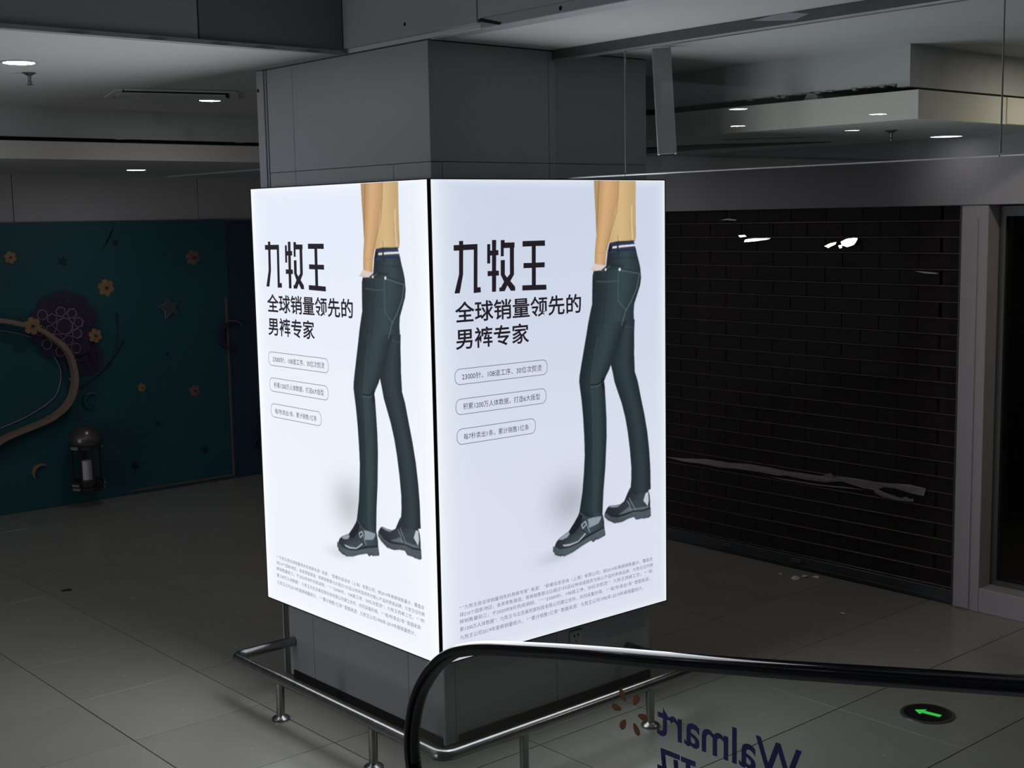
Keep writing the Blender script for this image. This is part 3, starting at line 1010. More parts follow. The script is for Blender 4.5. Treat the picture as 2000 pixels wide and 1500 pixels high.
# ================================================================ MOVING WALKWAY (only its far balustrade end is in view)
XB = 3.55
hp = [(4.80, .16), (4.862, .20), (4.888, .29), (4.891, .373), (4.878, .466), (4.845, .578), (4.782, .690), (4.677, .809), (4.560, .893),
      (4.440, .942), (4.312, .979), (4.139, 1.017), (3.816, 1.083), (3.520, 1.139), (3.249, 1.188), (2.768, 1.279), (2.553, 1.321),
      (1.831, 1.464), (1.0, 1.628), (0.2, 1.786)]


def dense(pts, n=6):
    out = []
    for i in range(len(pts) - 1):
        p0, p1, p2, p3 = [np.array(pts[max(0, min(len(pts) - 1, k))]) for k in (i - 1, i, i + 1, i + 2)]
        for s in range(n):
            t = s / n
            out.append(0.5 * ((2 * p1) + (-p0 + p2) * t + (2 * p0 - 5 * p1 + 4 * p2 - p3) * t * t + (-p0 + 3 * p1 - 3 * p2 + p3) * t ** 3))
    out.append(np.array(pts[-1]))
    return out


hd = dense(hp)
walk = thing('moving_walkway', 'end of the inclined moving walkway balustrade with black handrail in front of the column', 'walkway', (XB, 4.8, 0))
sec = []
for k in range(20):                                   # rounded C profile of the rubber handrail
    a = 2 * PI * k / 20
    ca, sa = math.cos(a), math.sin(a)
    sec.append((0.041 * math.copysign(abs(ca) ** 0.7, ca), 0.0185 * math.copysign(abs(sa) ** 0.75, sa) * 1.25))
obj('handrail', MB().sweep([(XB, y, z) for y, z in hd], sec, up=(1, 0, 0)), M['rubber'], walk, smooth=True, label='glossy black rubber handrail')


def inset(d):
    out = []
    for i, p in enumerate(hd):
        t = hd[min(i + 1, len(hd) - 1)] - hd[max(i - 1, 0)]
        t = t / np.linalg.norm(t)
        n = np.array([t[1], -t[0]])                  # to the right of the path ...
        if n[1] > 0.2 or (abs(n[1]) <= 0.2 and n[0] > 0):
            n = -n                                   # ... turned towards the inside of the curve
        out.append(p + n * d)
    return out


gd = inset(0.026)
obj('handrail_guide', MB().sweep([(XB, y, z) for y, z in gd], [(-0.024, -0.007), (0.024, -0.007), (0.024, 0.007), (-0.024, 0.007)], up=(1, 0, 0)), M['guide'], walk)
gi = inset(0.032)
gl = [(float(y), float(z)) for y, z in gi if z > 0.2]
gl += [(0.2, 0.95), (4.1, 0.20), (4.7, 0.17)]
pan = obj('glass_panel', MB().prism(gl, lambda a, b: (XB - 0.005, a, b), lambda a, b: (XB + 0.005, a, b)), M['balglass'], walk)
obj('deck', MB().prism([(4.82, 0.0), (4.82, 0.16), (4.1, 0.20), (0.2, 0.95), (0.2, 0.0)], lambda a, b: (XB - 0.12, a, b), lambda a, b: (XB + 0.008, a, b)), M['deck'], walk)


obj('comb_plate', MB().cbox(2.20, 3.42, 4.56, 5.09, -0.006, 0.003, 0.002), M['deck'], walk)
obj('tread_belt', MB().prism([(4.56, -0.02), (4.56, 0.0), (4.2, 0.004), (0.2, 0.76), (0.2, 0.70)], lambda a, b: (2.20, a, b), lambda a, b: (3.42, a, b)), M['rail'], walk)


def decal(name, body, y0, y1, z0, z1, m, bold, res=5):
    p, f = text_geo(body, y0, y1, z0, z1, bold, res)
    me = bpy.data.meshes.new(name)
    off = root_off(pan)
    me.from_pydata([(XB + 0.0057 - off.x, a - off.y, b - off.z) for a, b in p], [], f)
    me.materials.append(m)
    o = bpy.data.objects.new(name, me)
    COL.objects.link(o)
    o.parent = pan
    return o


decal('lettering', 'Walmart', 2.625, 3.300, 0.874, 1.012, M['blue'], 0.014).rotation_euler = (0, 0, 0)
decal('lettering', '沃尔玛', 2.685, 3.300, 0.655, 0.838, M['blue'], 0.02)
for k in range(6):
    a = math.radians(60 * k)
    ca, sa = math.cos(a), math.sin(a)
    pts = []
    for s in range(14):
        t = 2 * PI * s / 14
        r, w = 0.068 + 0.026 * math.cos(t), 0.0125 * math.sin(t) * (1.15 + 0.35 * math.cos(t))
        pts.append((3.445 + (r * ca - w * sa) * 1.05, 0.921 + r * sa + w * ca))
    obj('logo_petal', MB().prism(pts, lambda p, q: (XB + 0.0052, p, q), lambda p, q: (XB + 0.0057, p, q)), M['orange'], pan)

# ================================================================ GUARD RAIL round the foot of the column
gr_ = thing('guard_rail', 'low stainless steel tube rail on short posts around the foot of the column', 'rail', (3.72, 4.86, 0))
R0 = 0.030
path = [(4.150, 6.945, .24)]
cxy = [(3.725, 6.935), (3.725, 4.868), (5.56, 4.868)]


def bend(p, a, b, r, n=7):
    """quarter bend at p between the directions towards a and b"""
    p, a, b = Vector(p), Vector(a).normalized(), Vector(b).normalized()
    c = p + (a + b) * r
    return [tuple(c - b * r * math.cos(t) - a * r * math.sin(t)) for t in [PI / 2 * k / (n - 1) for k in range(n)]]


path += bend((3.725, 6.945, .24), (1, 0, 0), (0, -1, 0), 0.075)
path += bend((3.725, 4.868, .24), (0, 1, 0), (1, 0, 0), 0.075)
path += bend((5.57, 4.868, .24), (-1, 0, 0), (0, 1, 0), 0.075)
path += [(5.57, Y0 - 0.003, .24)]
obj('tube', MB().tube(path, R0, 16), M['steel'], gr_, smooth=True)
for px, py in ((3.725, 6.405), (3.725, 5.475), (4.245, 4.868), (5.19, 4.868), (4.70, 4.868)):
    if px == 4.70:
        continue
    p = obj('post', MB().lathe([(0.024, 0.012), (0.024, 0.222)], (px, py, 0), 16), M['steel'], gr_, smooth=True)
    obj('flange', MB().lathe([(0.052, 0.0015), (0.053, 0.010), (0.047, 0.017), (0.030, 0.022), (0.0245, 0.030)], (px, py, 0), 20), M['steel'], p, smooth=True)

# ================================================================ GLASS SMOKE CURTAIN hung along the ceiling
sc = thing('smoke_curtain', 'clear glass smoke curtain hanging from a dark ceiling rail right of the column', 'glass screen', (5.03, 2.0, 3.76))
obj('rail', MB().box(5.012, 5.055, -2.0, 5.41, 3.712, 3.758), M['rail'], sc)
obj('edge_channel', MB().box(5.015, 5.045, -2.0, 5.41, 3.700, 3.711), M['alu'], sc)
for y0, y1 in ((4.874, 5.405), (2.769, 4.868), (0.66, 2.763), (-1.45, 0.654)):
    g = obj('glass_pane', MB().box(5.026, 5.034, y0, y1, 3.064, 3.702), M['glass'], sc)
    obj('bottom_trim', MB().box(5.0235, 5.0365, y0, y1, 3.060, 3.066), M['alu'], g)
    if y1 < 5.3:
        obj('seam', MB().box(5.025, 5.035, y1 + 0.0005, y1 + 0.0028, 3.075, 3.70), M['glassedge'], g)
obj('paint_smear', MB().prism([(3.90, 3.7585), (3.80, 3.7585), (3.70, 3.74), (3.78, 3.722), (3.92, 3.735), (4.02, 3.748)], lambda a, b: (5.0105, a, b), lambda a, b: (5.012, a, b)), M['clad'], sc)

# metal stud that has come loose behind the glass
st = obj('loose_stud', MB().sweep([(5.42, 4.975, 3.75), (5.40, 4.915, 3.18)],
    [(-0.05, -0.02), (0.05, -0.02), (0.05, 0.02), (0.042, 0.02), (0.042, -0.012), (-0.042, -0.012), (-0.042, 0.02), (-0.05, 0.02)], up=(0.755, -0.656, 0)), M['pillar'], loc=(5.41, 4.94, 3.75))
tag(st, 'pale metal stud hanging loose and crooked from the ceiling behind the glass', 'metal stud')

# ================================================================ ROLLER SHUTTER
sh = thing('roller_shutter', 'closed dark roller shutter of staggered clear panes beside the pale pillar', 'shutter', (XW + 0.04, 6.5, 0))
PITCH, PW = 0.1155, 0.327
slat_me = mesh_of('slat', MB().cbox(-0.010, 0.008, -1.66, 1.66, -0.0045, 0.0045, 0.0015))
slat_me.materials.append(M['slat'])
pane_me = mesh_of('pane', MB().cbox(-0.003, 0.003, -PW / 2 + 0.0035, PW / 2 - 0.0035, -0.0515, 0.0515, 0.0015))
pane_me.materials.append(M['pane'])
pane_half = mesh_of('pane', MB().cbox(-0.003, 0.003, -0.068, 0.068, -0.0515, 0.0515, 0.0015))
pane_half.materials.append(M['pane'])
for k in range(25):
    z = 0.118 + PITCH * k
    if z > 2.80:
        break
    s = obj('slat', slat_me, None, sh)
    s.location = (0.0 + random.uniform(-0.002, 0.002), 0.065, z)
    for c in range(-1, 10):
        y = 4.94 + PW * (c + 0.5) + (0.155 if k % 2 else 0.0)
        if y + PW / 2 > 8.24 or y < 4.92:
            continue
        if y - PW / 2 < 4.80:
            p = obj('pane', pane_half, None, s)
            p.location = (0.0, 4.935 + 0.07 - 6.565, PITCH / 2)
            continue
        p = obj('pane', pane_me, None, s)
        p.location = (random.uniform(-0.001, 0.001), y - 6.565, PITCH / 2)
        p.rotation_euler = (0, random.uniform(-0.012, 0.012), 0)
obj('bottom_bar', MB().cbox(XW + 0.015, XW + 0.065, 4.91, 8.2, 0.004, 0.108, 0.006), M['barblack'], sh)
obj('bottom_lip', MB().cbox(XW + 0.005, XW + 0.016, 4.91, 8.2, 0.030, 0.040, 0.002), M['barblack'], sh)
for y in (7.02, 6.30):
    obj('lock', MB().cbox(XW - 0.002, XW + 0.016, y - 0.05, y + 0.05, 0.055, 0.09, 0.004), M['rail'], sh)
obj('guide_channel', MB().box(XW + 0.0, XW + 0.09, 4.906, 4.925, 0.0, 2.88), M['rail'], sh)

fp = [(7.727, .739), (7.517, .752), (7.25, .764), (7.004, .765), (6.80, .782), (6.576, .779), (6.40, .772), (6.272, .779), (6.08, .776), (5.99, .815), (5.96, .790), (5.933, .797), (5.75, .800), (5.61, .814),
      (5.432, .828), (5.30, .838), (5.153, .829), (5.173, .769), (5.30, .775), (5.42, .792), (5.52, .785), (5.56, .762), (5.50, .745), (5.42, .738), (5.36, .728), (5.32, .742), (5.29, .728), (5.257, .737), (5.262, .712), (5.40, .705), (5.518, .707), (5.586, .730),
      (5.60, .752), (5.70, .757), (5.885, .763), (6.05, .748), (6.271, .747), (6.42, .753), (6.50, .742), (6.681, .742), (6.9, .737), (7.115, .725), (7.3, .733), (7.517, .725)]
def torn(name, pts, m, x, depth, label, cat, group=None):
    cy = sum(p[0] for p in pts) / len(pts)
    cz = sum(p[1] for p in pts) / len(pts)
    o = obj(name, MB().prism(pts, lambda a, b: (x + 0.004 * math.sin(a * 23), a, b), lambda a, b: (x + 0.0025 + 0.004 * math.sin(a * 23), a, b)), m, loc=(x, cy, cz))
    return tag(o, label, cat, group)
fp = [(a, b + (0.016 if b > 0.757 and a > 5.62 else 0.0)) for a, b in fp]
torn('torn_film', fp, M['film'], XW + 0.018, 0, 'long torn strip of grey film stuck across the lower shutter', 'film strip')
torn('torn_film', [(6.62, .715), (6.40, .723), (6.1, .722), (5.85, .738), (5.66, .742), (5.86, .728), (6.12, .712), (6.42, .712)], M['film'], XW + 0.02, 0, 'thin lower shred of grey film under the long torn strip', 'film strip')


def slat_glint(pts, target, label):
    """a small mirror added as a glint on the slats, its face turned to reflect the target"""
    cy, cz = [sum(q[i] for q in pts) / len(pts) for i in (0, 1)]
    c = Vector((XW + 0.004, cy, cz))
    n = ((Vector((0, 0, 2.85)) - c).normalized() + (Vector(target) - c).normalized()).normalized()
    f = lambda a, b, d: (c.x - ((a - cy) * n.y + (b - cz) * n.z) / n.x - d, a, b)
    o = obj('glint_mirror', MB().prism(pts, lambda a, b: f(a, b, 0), lambda a, b: f(a, b, 0.002)), M['slat_glint'], loc=c)
    tag(o, label, 'foil scrap', 'small mirrors added as glints on the shutter')


LAMPS = [((2.825, 7.397, 3.76), 'large round downlight at the left end of the upper ceiling', 0.086),
         ((4.81, 8.922, 3.76), 'round downlight beside the broken access hatch', 0.078),
         ((5.48, 11.64, 3.365), 'round downlight in the lower ceiling above the teal display', 0.086),
         ((8.17, 4.89, 3.35), 'round downlight in the lower ceiling close to the shop fascia', 0.105),
         ((0.93, 7.47, 3.76), 'second ceiling downlight in the row seen mirrored in the glass, nearest the column', 0.082),
         ((-0.78, 7.20, 3.76), 'third ceiling downlight in the near row seen mirrored in the glass', 0.082),
         ((-0.80, 8.89, 3.76), 'ceiling downlight of the far row seen mirrored low in the glass', 0.082),
         ((-2.66, 8.78, 3.76), 'last ceiling downlight of the far row seen mirrored in the glass', 0.082)]
for (x, y, z), lab, r in LAMPS:
    d = thing('downlight', lab, 'ceiling lamp', (x, y, z), 'round ceiling downlights')
    obj('trim_ring', MB().lathe([(r + 0.012, -0.0005), (r + 0.012, -0.004), (r + 0.002, -0.007), (r - 0.002, -0.005)], (x, y, z), 28), M['ring'], d)
    obj('lens', MB().lathe([(r - 0.002, -0.0056), (r - 0.002, -0.0062)], (x, y, z), 28), M['lampw' if x > 8 else 'lamp'], d)

slat_glint([(5.86, 2.648), (5.80, 2.655), (5.765, 2.652), (5.775, 2.625), (5.79, 2.605), (5.85, 2.585), (5.90, 2.60), (5.915, 2.625)], (4.81, 8.922, 3.752), 'largest bright added glint near the top of the shutter')
slat_glint([(6.06, 2.592), (6.01, 2.612), (5.955, 2.622), (5.962, 2.605), (5.99, 2.595), (6.02, 2.580)], (4.81, 8.922, 3.752), 'slanted added glint just left of the largest one')
slat_glint([(5.935, 2.596), (5.905, 2.602), (5.90, 2.582), (5.92, 2.576)], (4.81, 8.922, 3.752), 'tiny added glint touching the largest one')
slat_glint([(6.83, 2.640), (6.78, 2.648), (6.58, 2.655), (6.60, 2.643), (6.75, 2.628), (6.83, 2.622)], (4.81, 8.922, 3.752), 'long thin added glint in the upper left of the shutter')
slat_glint([(6.90, 2.675), (6.84, 2.678), (6.82, 2.668), (6.88, 2.662)], (4.81, 8.922, 3.752), 'small added glint above the long thin one')
slat_glint([(7.08, 2.800), (7.02, 2.812), (6.93, 2.803), (6.94, 2.795), (7.02, 2.802)], (4.30, 8.30, 3.2), 'faint added glint topmost on the shutter')
slat_glint([(5.28, 2.415), (5.18, 2.412), (5.08, 2.405), (5.10, 2.398), (5.2, 2.402)], (4.30, 8.30, 3.2), 'faint added glint at the right side of the shutter')

# ================================================================ CEILING FITTINGS
ah = thing('access_hatch', 'broken square access hatch sagging from the upper ceiling at the left', 'hatch', (4.27, 8.65, 3.76))
obj('opening', MB().prism([(3.93, 8.52), (4.62, 8.30), (4.86, 8.72), (4.10, 9.02)], lambda a, b: (a, b, 3.7585), lambda a, b: (a, b, 3.7595)), M['void'], ah)
obj('door', MB().prism([(3.97, 8.61), (4.65, 8.40), (4.79, 8.63), (4.06, 8.91)], lambda a, b: (a, b, 3.735 + (b - 8.38) * 0.02), lambda a, b: (a, b, 3.747 + (b - 8.38) * 0.02)), M['ceiling'], ah)
for a, b, w in (((3.93, 8.46), (4.64, 8.24), 0.02), ((4.05, 9.03), (4.86, 8.76), 0.03), ((4.64, 8.26), (4.90, 8.72), 0.03), ((3.90, 8.48), (4.06, 9.02), 0.025)):
    obj('edge_trim', MB().sweep([(a[0], a[1], 3.752), (b[0], b[1], 3.750)], [(-w, -0.005), (w, -0.005), (w, 0.006), (-w, 0.006)]), M['ceiling'], ah)
for (x, y, z), lab in (((3.065, 7.876, 3.76), 'small dark sprinkler head hanging near the large left downlight'),
                       ((7.25, 4.72, 3.35), 'small dark sprinkler head in the lower right ceiling')):
    s = thing('sprinkler', lab, 'sprinkler', (x, y, z), 'ceiling sprinklers')
    obj('rose', MB().lathe([(0.040, -0.0005), (0.040, -0.004), (0.026, -0.010), (0.013, -0.018)], (x, y, z), 16), M['rail'], s)
    obj('head', MB().lathe([(0.011, -0.018), (0.009, -0.045), (0.012, -0.055), (0.010, -0.068)], (x, y, z), 12), M['rail'], s)
    obj('deflector', MB().lathe([(0.020, -0.068), (0.022, -0.071)], (x, y, z), 14), M['rail'], s)
gs = thing('air_slot', 'long dark air slot in the lower right ceiling behind the loose stud', 'air vent', (7.6, 6.5, 3.35))
obj('opening', MB().prism([(7.20, 6.72), (7.36, 6.22), (7.95, 5.66), (8.02, 5.72), (7.86, 6.75), (7.92, 7.45), (7.45, 7.45)], lambda a, b: (a, b, 3.3475), lambda a, b: (a, b, 3.3492)), M['void'], gs)
for k in range(5):
    t = k / 4
    obj('slat', MB().box(7.42 + 0.1 * k, 7.435 + 0.1 * k, 6.25, 7.40, 3.3455, 3.3474), M['rail'], gs)
cs = thing('ceiling_streak', 'dark streak in the lower right ceiling beside the air slot', 'dark_streak', (7.1, 5.65, 3.35))
obj('dark_streak', MB().prism([(6.98, 5.86), (7.06, 5.70), (7.28, 5.44), (7.34, 5.42), (7.18, 5.66), (7.02, 5.88)], lambda a, b: (a, b, 3.3485), lambda a, b: (a, b, 3.3495)), M['void'], cs)  # thin black streak laid flat under the ceiling

# ================================================================ FLOOR THINGS
fg = thing('floor_light', 'round floor exit light with a glowing green arrow seen through the balustrade glass', 'floor light', (6.455, 3.90, 0))
obj('rim', MB().lathe([(0.152, 0.001), (0.150, 0.006), (0.135, 0.008)], (6.455, 3.90, 0), 40), M['rail'], fg, smooth=True)
obj('cover', MB().lathe([(0.134, 0.004), (0.132, 0.0088), (0.05, 0.0095)], (6.455, 3.90, 0), 40), mat('smoked_cover', (0.004, 0.004, 0.004), 0.2), fg, smooth=True)
arrow = [(6.437, 3.969), (6.511, 3.941), (6.478, 3.922), (6.512, 3.855), (6.474, 3.806), (6.444, 3.868), (6.430, 3.893), (6.387, 3.905)]
aa = Vector((0.12, -0.993)).normalized()
ctr = Vector((6.452, 3.905))
def arw(l, w):
    sd = Vector((-aa.y, aa.x))
    q = ctr + aa * l + sd * w
    return (q.x, q.y)
arrow = [arw(-0.070, 0), arw(-0.018, 0.046), arw(-0.018, 0.018), arw(0.085, 0.018), arw(0.085, -0.018), arw(-0.018, -0.018), arw(-0.018, -0.046)]
obj('arrow', MB().prism(arrow, lambda a, b: (a, b, 0.0096), lambda a, b: (a, b, 0.0102)), M['green'], fg, label='glowing green arrow')
for (x, y), r, lab in (((8.218, 6.30), 0.022, 'leftmost crumpled paper scrap on the floor at the shutter'), ((8.20, 6.13), 0.055, 'largest crumpled paper scrap on the floor at the shutter'),
                       ((8.30, 6.115), 0.03, 'paper scrap just right of the largest one on the floor'), ((8.35, 6.04), 0.03, 'rightmost paper scrap against the shutter foot'),
                       ((7.70, 5.347), 0.022, 'lone paper scrap lying further out on the floor')):
    q = MB()
    n = 7
    ring = [(x + r * random.uniform(0.5, 1.2) * math.cos(2 * PI * k / n), y + r * random.uniform(0.5, 1.4) * math.sin(2 * PI * k / n), 0.0015 + random.uniform(0, r * 0.35)) for k in range(n)]
    q.add(ring + [(x, y, 0.002 + r * 0.5), (x, y, 0.0012)], [(k, (k + 1) % n, n) for k in range(n)] + [((k + 1) % n, k, n + 1) for k in range(n)])
    tag(obj('paper_scrap', q, M['paper'], loc=(x, y, 0)), lab, 'paper scrap', 'paper scraps on the floor')
q = MB().prism([(3.86, 9.93), (3.93, 9.90), (3.92, 9.94)], lambda a, b: (a, b, 0.001), lambda a, b: (a, b, 0.012))
tag(obj('debris_chip', q, M['void'], loc=(3.89, 9.92, 0)), 'small dark chip lying on the open floor at the left', 'debris')

# ================================================================ TEAL DISPLAY AGAINST THE LEFT WALL
YD = 13.05
db = thing('display_board', 'tall teal festival display board standing against the left back wall', 'display board', (5.0, YD, 0))
obj('panel', MB().cbox(2.2, 7.16, YD, YD + 0.07, 0.002, 2.892, 0.003), M['teal'], db)
obj('border_strip', MB().box(7.105, 7.125, YD - 0.012, YD, 0.035, 2.05).box(5.88, 7.105, YD - 0.012, YD, 0.035, 0.052), M['dusk'], db)
obj('fold', MB().prism([(5.40, 2.66), (5.62, 2.78), (5.78, 2.83), (5.60, 2.74), (5.42, 2.645)], lambda a, b: (a, YD - 0.006, b), lambda a, b: (a, YD - 0.0004, b))
    .prism([(5.72, 2.60), (5.82, 2.74), (5.86, 2.84), (5.80, 2.70)], lambda a, b: (a, YD - 0.006, b), lambda a, b: (a, YD - 0.0004, b)), M['teal'], db)
dn = thing('display_board', 'dark blue narrow display board right of the teal one, half hidden by the light box', 'display board', (7.6, YD, 0))
obj('panel', MB().cbox(7.165, XW - 0.004, YD + 0.004, YD + 0.07, 0.002, 2.885, 0.003), M['navy'], dn)
for (x, z, r) in ((7.50, 0.52, 0.10), (7.46, 0.36, 0.06), (7.52, 0.70, 0.06)):
    pts = [(x + r * math.cos(2 * PI * k / 18), YD - 0.0095, z + r * math.sin(2 * PI * k / 18)) for k in range(19)]
    obj('lattice_ring', MB().tube(pts, 0.010, 6), M['plum'], dn)

WHERE = [((4.773, 2.556, .060), 'gold paper flower at the upper left edge of the teal board', 'gold'),
         ((6.738, 2.490, .080), 'dusky paper flower at the upper right of the teal board', 'dusk'),
         ((5.740, 2.212, .086), 'largest gold paper flower alone above the plum lattice', 'gold'),
         ((4.891, 1.880, .086), 'dull gold paper flower pinned on top of the big ring', 'gold'),
         ((5.573, 1.728, .072), 'gold paper flower at the right rim of the plum lattice', 'gold'),
         ((6.074, 1.134, .045), 'smallest gold paper flower low in the middle of the board', 'gold'),
         ((6.685, 1.040, .064), 'small dusky paper flower low at the right of the board', 'dusk')]
for (x, z, r), lab, mm in WHERE:
    YF = YD - (0.151 if 'on top of the big ring' in lab else 0.046 if 'rim of the plum' in lab else 0.0)
    f = thing('paper_flower', lab, 'flower', (x, YF, z), 'paper flowers on the teal board')
    for k in range(6):
        a = PI / 2 + k * PI / 3 + 0.2
        ux, uz = math.cos(a), math.sin(a)
        q = MB()
        vs, fs = [], []
        for i, (rr_, wd_, dp) in enumerate(((0.15, 0.10, 0.06), (0.55, 0.34, 0.07), (0.85, 0.36, 0.04), (1.03, 0.14, 0.015))):
            for s in (-1, 0, 1):
                px = x + r * (ux * rr_ - uz * wd_ * s)
                pz = z + r * (uz * rr_ + ux * wd_ * s)
                vs.append((px, YF - 0.004 - (dp + (0.012 if s == 0 else 0)) * r * 10 * 0.09, pz))
        vs += [(v[0], v[1] + 0.003, v[2]) for v in vs[:12]]
        for i in range(3):
            for s in range(2):
                a0 = i * 3 + s
                fs.append((a0, a0 + 1, a0 + 4, a0 + 3))
                fs.append((a0 + 12, a0 + 15, a0 + 16, a0 + 13))
        for i in range(3):
            fs.append((i * 3, i * 3 + 3, i * 3 + 15, i * 3 + 12))
            fs.append((i * 3 + 2, i * 3 + 14, i * 3 + 17, i * 3 + 5))
        for s in range(2):
            fs.append((s, s + 12, s + 13, s + 1))
            fs.append((9 + s, 10 + s, 22 + s, 21 + s))
        q.add(vs, fs)
        obj('petal', q, M[mm], f)
    obj('centre', MB().lathe([(r * 0.20, 0.0), (r * 0.17, 0.02 + r * 0.12), (r * 0.06, 0.024 + r * 0.14)], (x, YF - 0.001, z), 12, (0, -1, 0)), M['lantern'], f)


def star(x, z, r, n=6, inner=0.42, rot=0.3):
    return [(x + (r if k % 2 == 0 else r * inner) * math.cos(rot + PI * k / n), z + (r if k % 2 == 0 else r * inner) * math.sin(rot + PI * k / n)) for k in range(2 * n)]


for (x, z, r), lab in (((5.296, 2.497, .065), 'dark star between the two upper left gold flowers'), ((5.868, 2.668, .038), 'small dark star highest on the teal board'),
                       ((5.951, 0.304, .065), 'dark star right of the lantern near the floor'), ((6.773, 0.374, .055), 'dark star near the lower right border strip'),
                       ((6.233, 0.735, .032), 'tiny dark star below the smallest gold flower'), ((6.387, 1.464, .026), 'tiny dark star below the large outlined star')):
    o = obj('dark_star', MB().prism(star(x, z, r), lambda a, b: (a, YD - 0.006, b), lambda a, b: (a, YD - 0.0005, b)), M['darkstar'], loc=(x, YD, z))
    tag(o, lab, 'star', 'dark stars on the teal board')
bs = thing('outlined_star', 'large dusky five-pointed star with a pale edge at the right of the board', 'star', (6.433, YD, 1.969))
obj('body', MB().prism(star(6.433, 1.969, .125, 5, 0.5, 0.5), lambda a, b: (a, YD - 0.02, b), lambda a, b: (a, YD - 0.0005, b)), M['mauve'], bs)
sp = star(6.433, 1.969, .130, 5, 0.5, 0.5)
obj('edge', MB().tube([(a, YD - 0.02, b) for a, b in sp[3:8]], 0.005, 6), M['pearl'], bs)


def crescent(x, z, r, a0, a1, w):
    o, i = [], []
    for k in range(17):
        t = k / 16
        a = math.radians(a0 + (a1 - a0) * t)
        o.append((x + r * math.cos(a), z + r * math.sin(a)))
        ww = w * math.sin(PI * t) + 0.002
        i.append((x + (r - ww) * math.cos(a), z + (r - ww) * math.sin(a)))
    return o + i[::-1]


for (x, z, r, a0, a1, w), mm, lab in (((7.15, 1.62, .165, 40, 290, .055), 'plum', 'large dusky crescent moon near the right border strip'),
                                      ((5.50, 1.055, .085, 50, 300, .030), 'teal', 'small teal crescent moon above the lantern'),
                                      ((4.93, 0.385, .085, 40, 230, .028), 'gold', 'small gold crescent moon left of the lantern')):
    o = thing('crescent_moon', lab, 'crescent', (x, YD, z), 'crescents on the teal board')
    pts = crescent(x, z, r, a0, a1, w)
    yo = 0.013 if x > 7 else 0.0
    obj('body', MB().prism(pts, lambda a, b: (a, YD - 0.03 - yo, b), lambda a, b: (a, YD - 0.0005 - yo, b)), M[mm], o)
    obj('tip_edge', MB().tube([(a, YD - 0.03 - yo, b) for a, b in pts[:6]], 0.004, 6), M['pearl'], o)

# lattice medallion: scalloped plum sheet with a honeycomb of raised edges
lm = thing('lattice_medallion', 'plum scalloped lattice medallion behind the upper right of the big ring', 'ornament', (5.234, YD, 1.857))
back = []
for k in range(90):
    a = 2 * PI * k / 90
    r = 0.325 + 0.035 * abs(math.sin(a * 5))
    back.append((5.26 + r * math.cos(a), 1.85 + r * math.sin(a)))
obj('backing', MB().prism(back, lambda a, b: (a, YD - 0.034, b), lambda a, b: (a, YD - 0.021, b)), M['plum'], lm)


def loop(x, z, r, n, rot, y, rad, wob=0.0):
    pts = [(x + r * (1 + wob * (k % 2)) * math.cos(rot + 2 * PI * k / n), y, z + r * (1 + wob * (k % 2)) * math.sin(rot + 2 * PI * k / n)) for k in range(n)]
    return pts + [pts[0]]


def lat(x, z, r, n, rot, rad=0.0075, wob=0.0, y=YD - 0.038, m='lilac', par=None):
    obj('lattice_edge', MB().tube(loop(x, z, r, n, rot, y, rad, wob), rad, 5, cap=False), M[m], par or lm)


cx, cz = 5.262, 1.845
lat(cx, cz, 0.080, 20, 0, wob=0.10)
for k in range(8):
    a = 2 * PI * k / 8 + 0.2
    lat(cx + 0.150 * math.cos(a), cz + 0.150 * math.sin(a), 0.052, 6, a)
for k in range(10):
    a = 2 * PI * k / 10 + 0.1
    x, z = cx + 0.255 * math.cos(a), cz + 0.255 * math.sin(a)
    lat(x, z, 0.050, 12, a, 0.006, m='lilac' if 2.2 < a % 6.28 < 5.6 else 'plum')
    obj('lattice_star', MB().prism(star(cx + 0.21 * math.cos(a + 0.31), cz + 0.21 * math.sin(a + 0.31), 0.024, 5), lambda p, q: (p, YD - 0.037, q), lambda p, q: (p, YD - 0.0335, q)), M['lantern'], lm)
lobe = thing('lattice_medallion', 'smaller darker plum lattice medallion below the first one', 'ornament', (5.468, YD, 1.55))
obj('backing', MB().prism([(5.46 + (0.19 + 0.02 * abs(math.sin(a * 4))) * math.cos(a), 1.50 + (0.17 + 0.02 * abs(math.sin(a * 4))) * math.sin(a)) for a in [2 * PI * k / 60 for k in range(60)]],
    lambda a, b: (a, YD - 0.010, b), lambda a, b: (a, YD - 0.0005, b)), M['plum'], lobe)
lat(5.46, 1.52, 0.05, 14, 0, 0.005, m='lantern', y=YD - 0.0125, par=lobe)
for k in range(6):
    a = 2 * PI * k / 6
    lat(5.46 + 0.1 * math.cos(a), 1.52 + 0.1 * math.sin(a), 0.04, 8, a, 0.005, m='lantern', y=YD - 0.0125, par=lobe)
obj('tendril', MB().tube([(5.40, 1.10, 1.18)[0:1] + (YD - 0.0095, 1.20), (5.62, YD - 0.0095, 1.33), (5.80, YD - 0.0095, 1.52), (5.90, YD - 0.0095, 1.66)], 0.008, 6), M['darkstar'], lobe)
obj('tendril', MB().tube([(5.70, YD - 0.0095, 1.36), (5.80, YD - 0.0095, 1.55), (5.84, YD - 0.0095, 1.75), (5.83, YD - 0.0095, 1.95)], 0.007, 6), M['darkstar'], lobe)

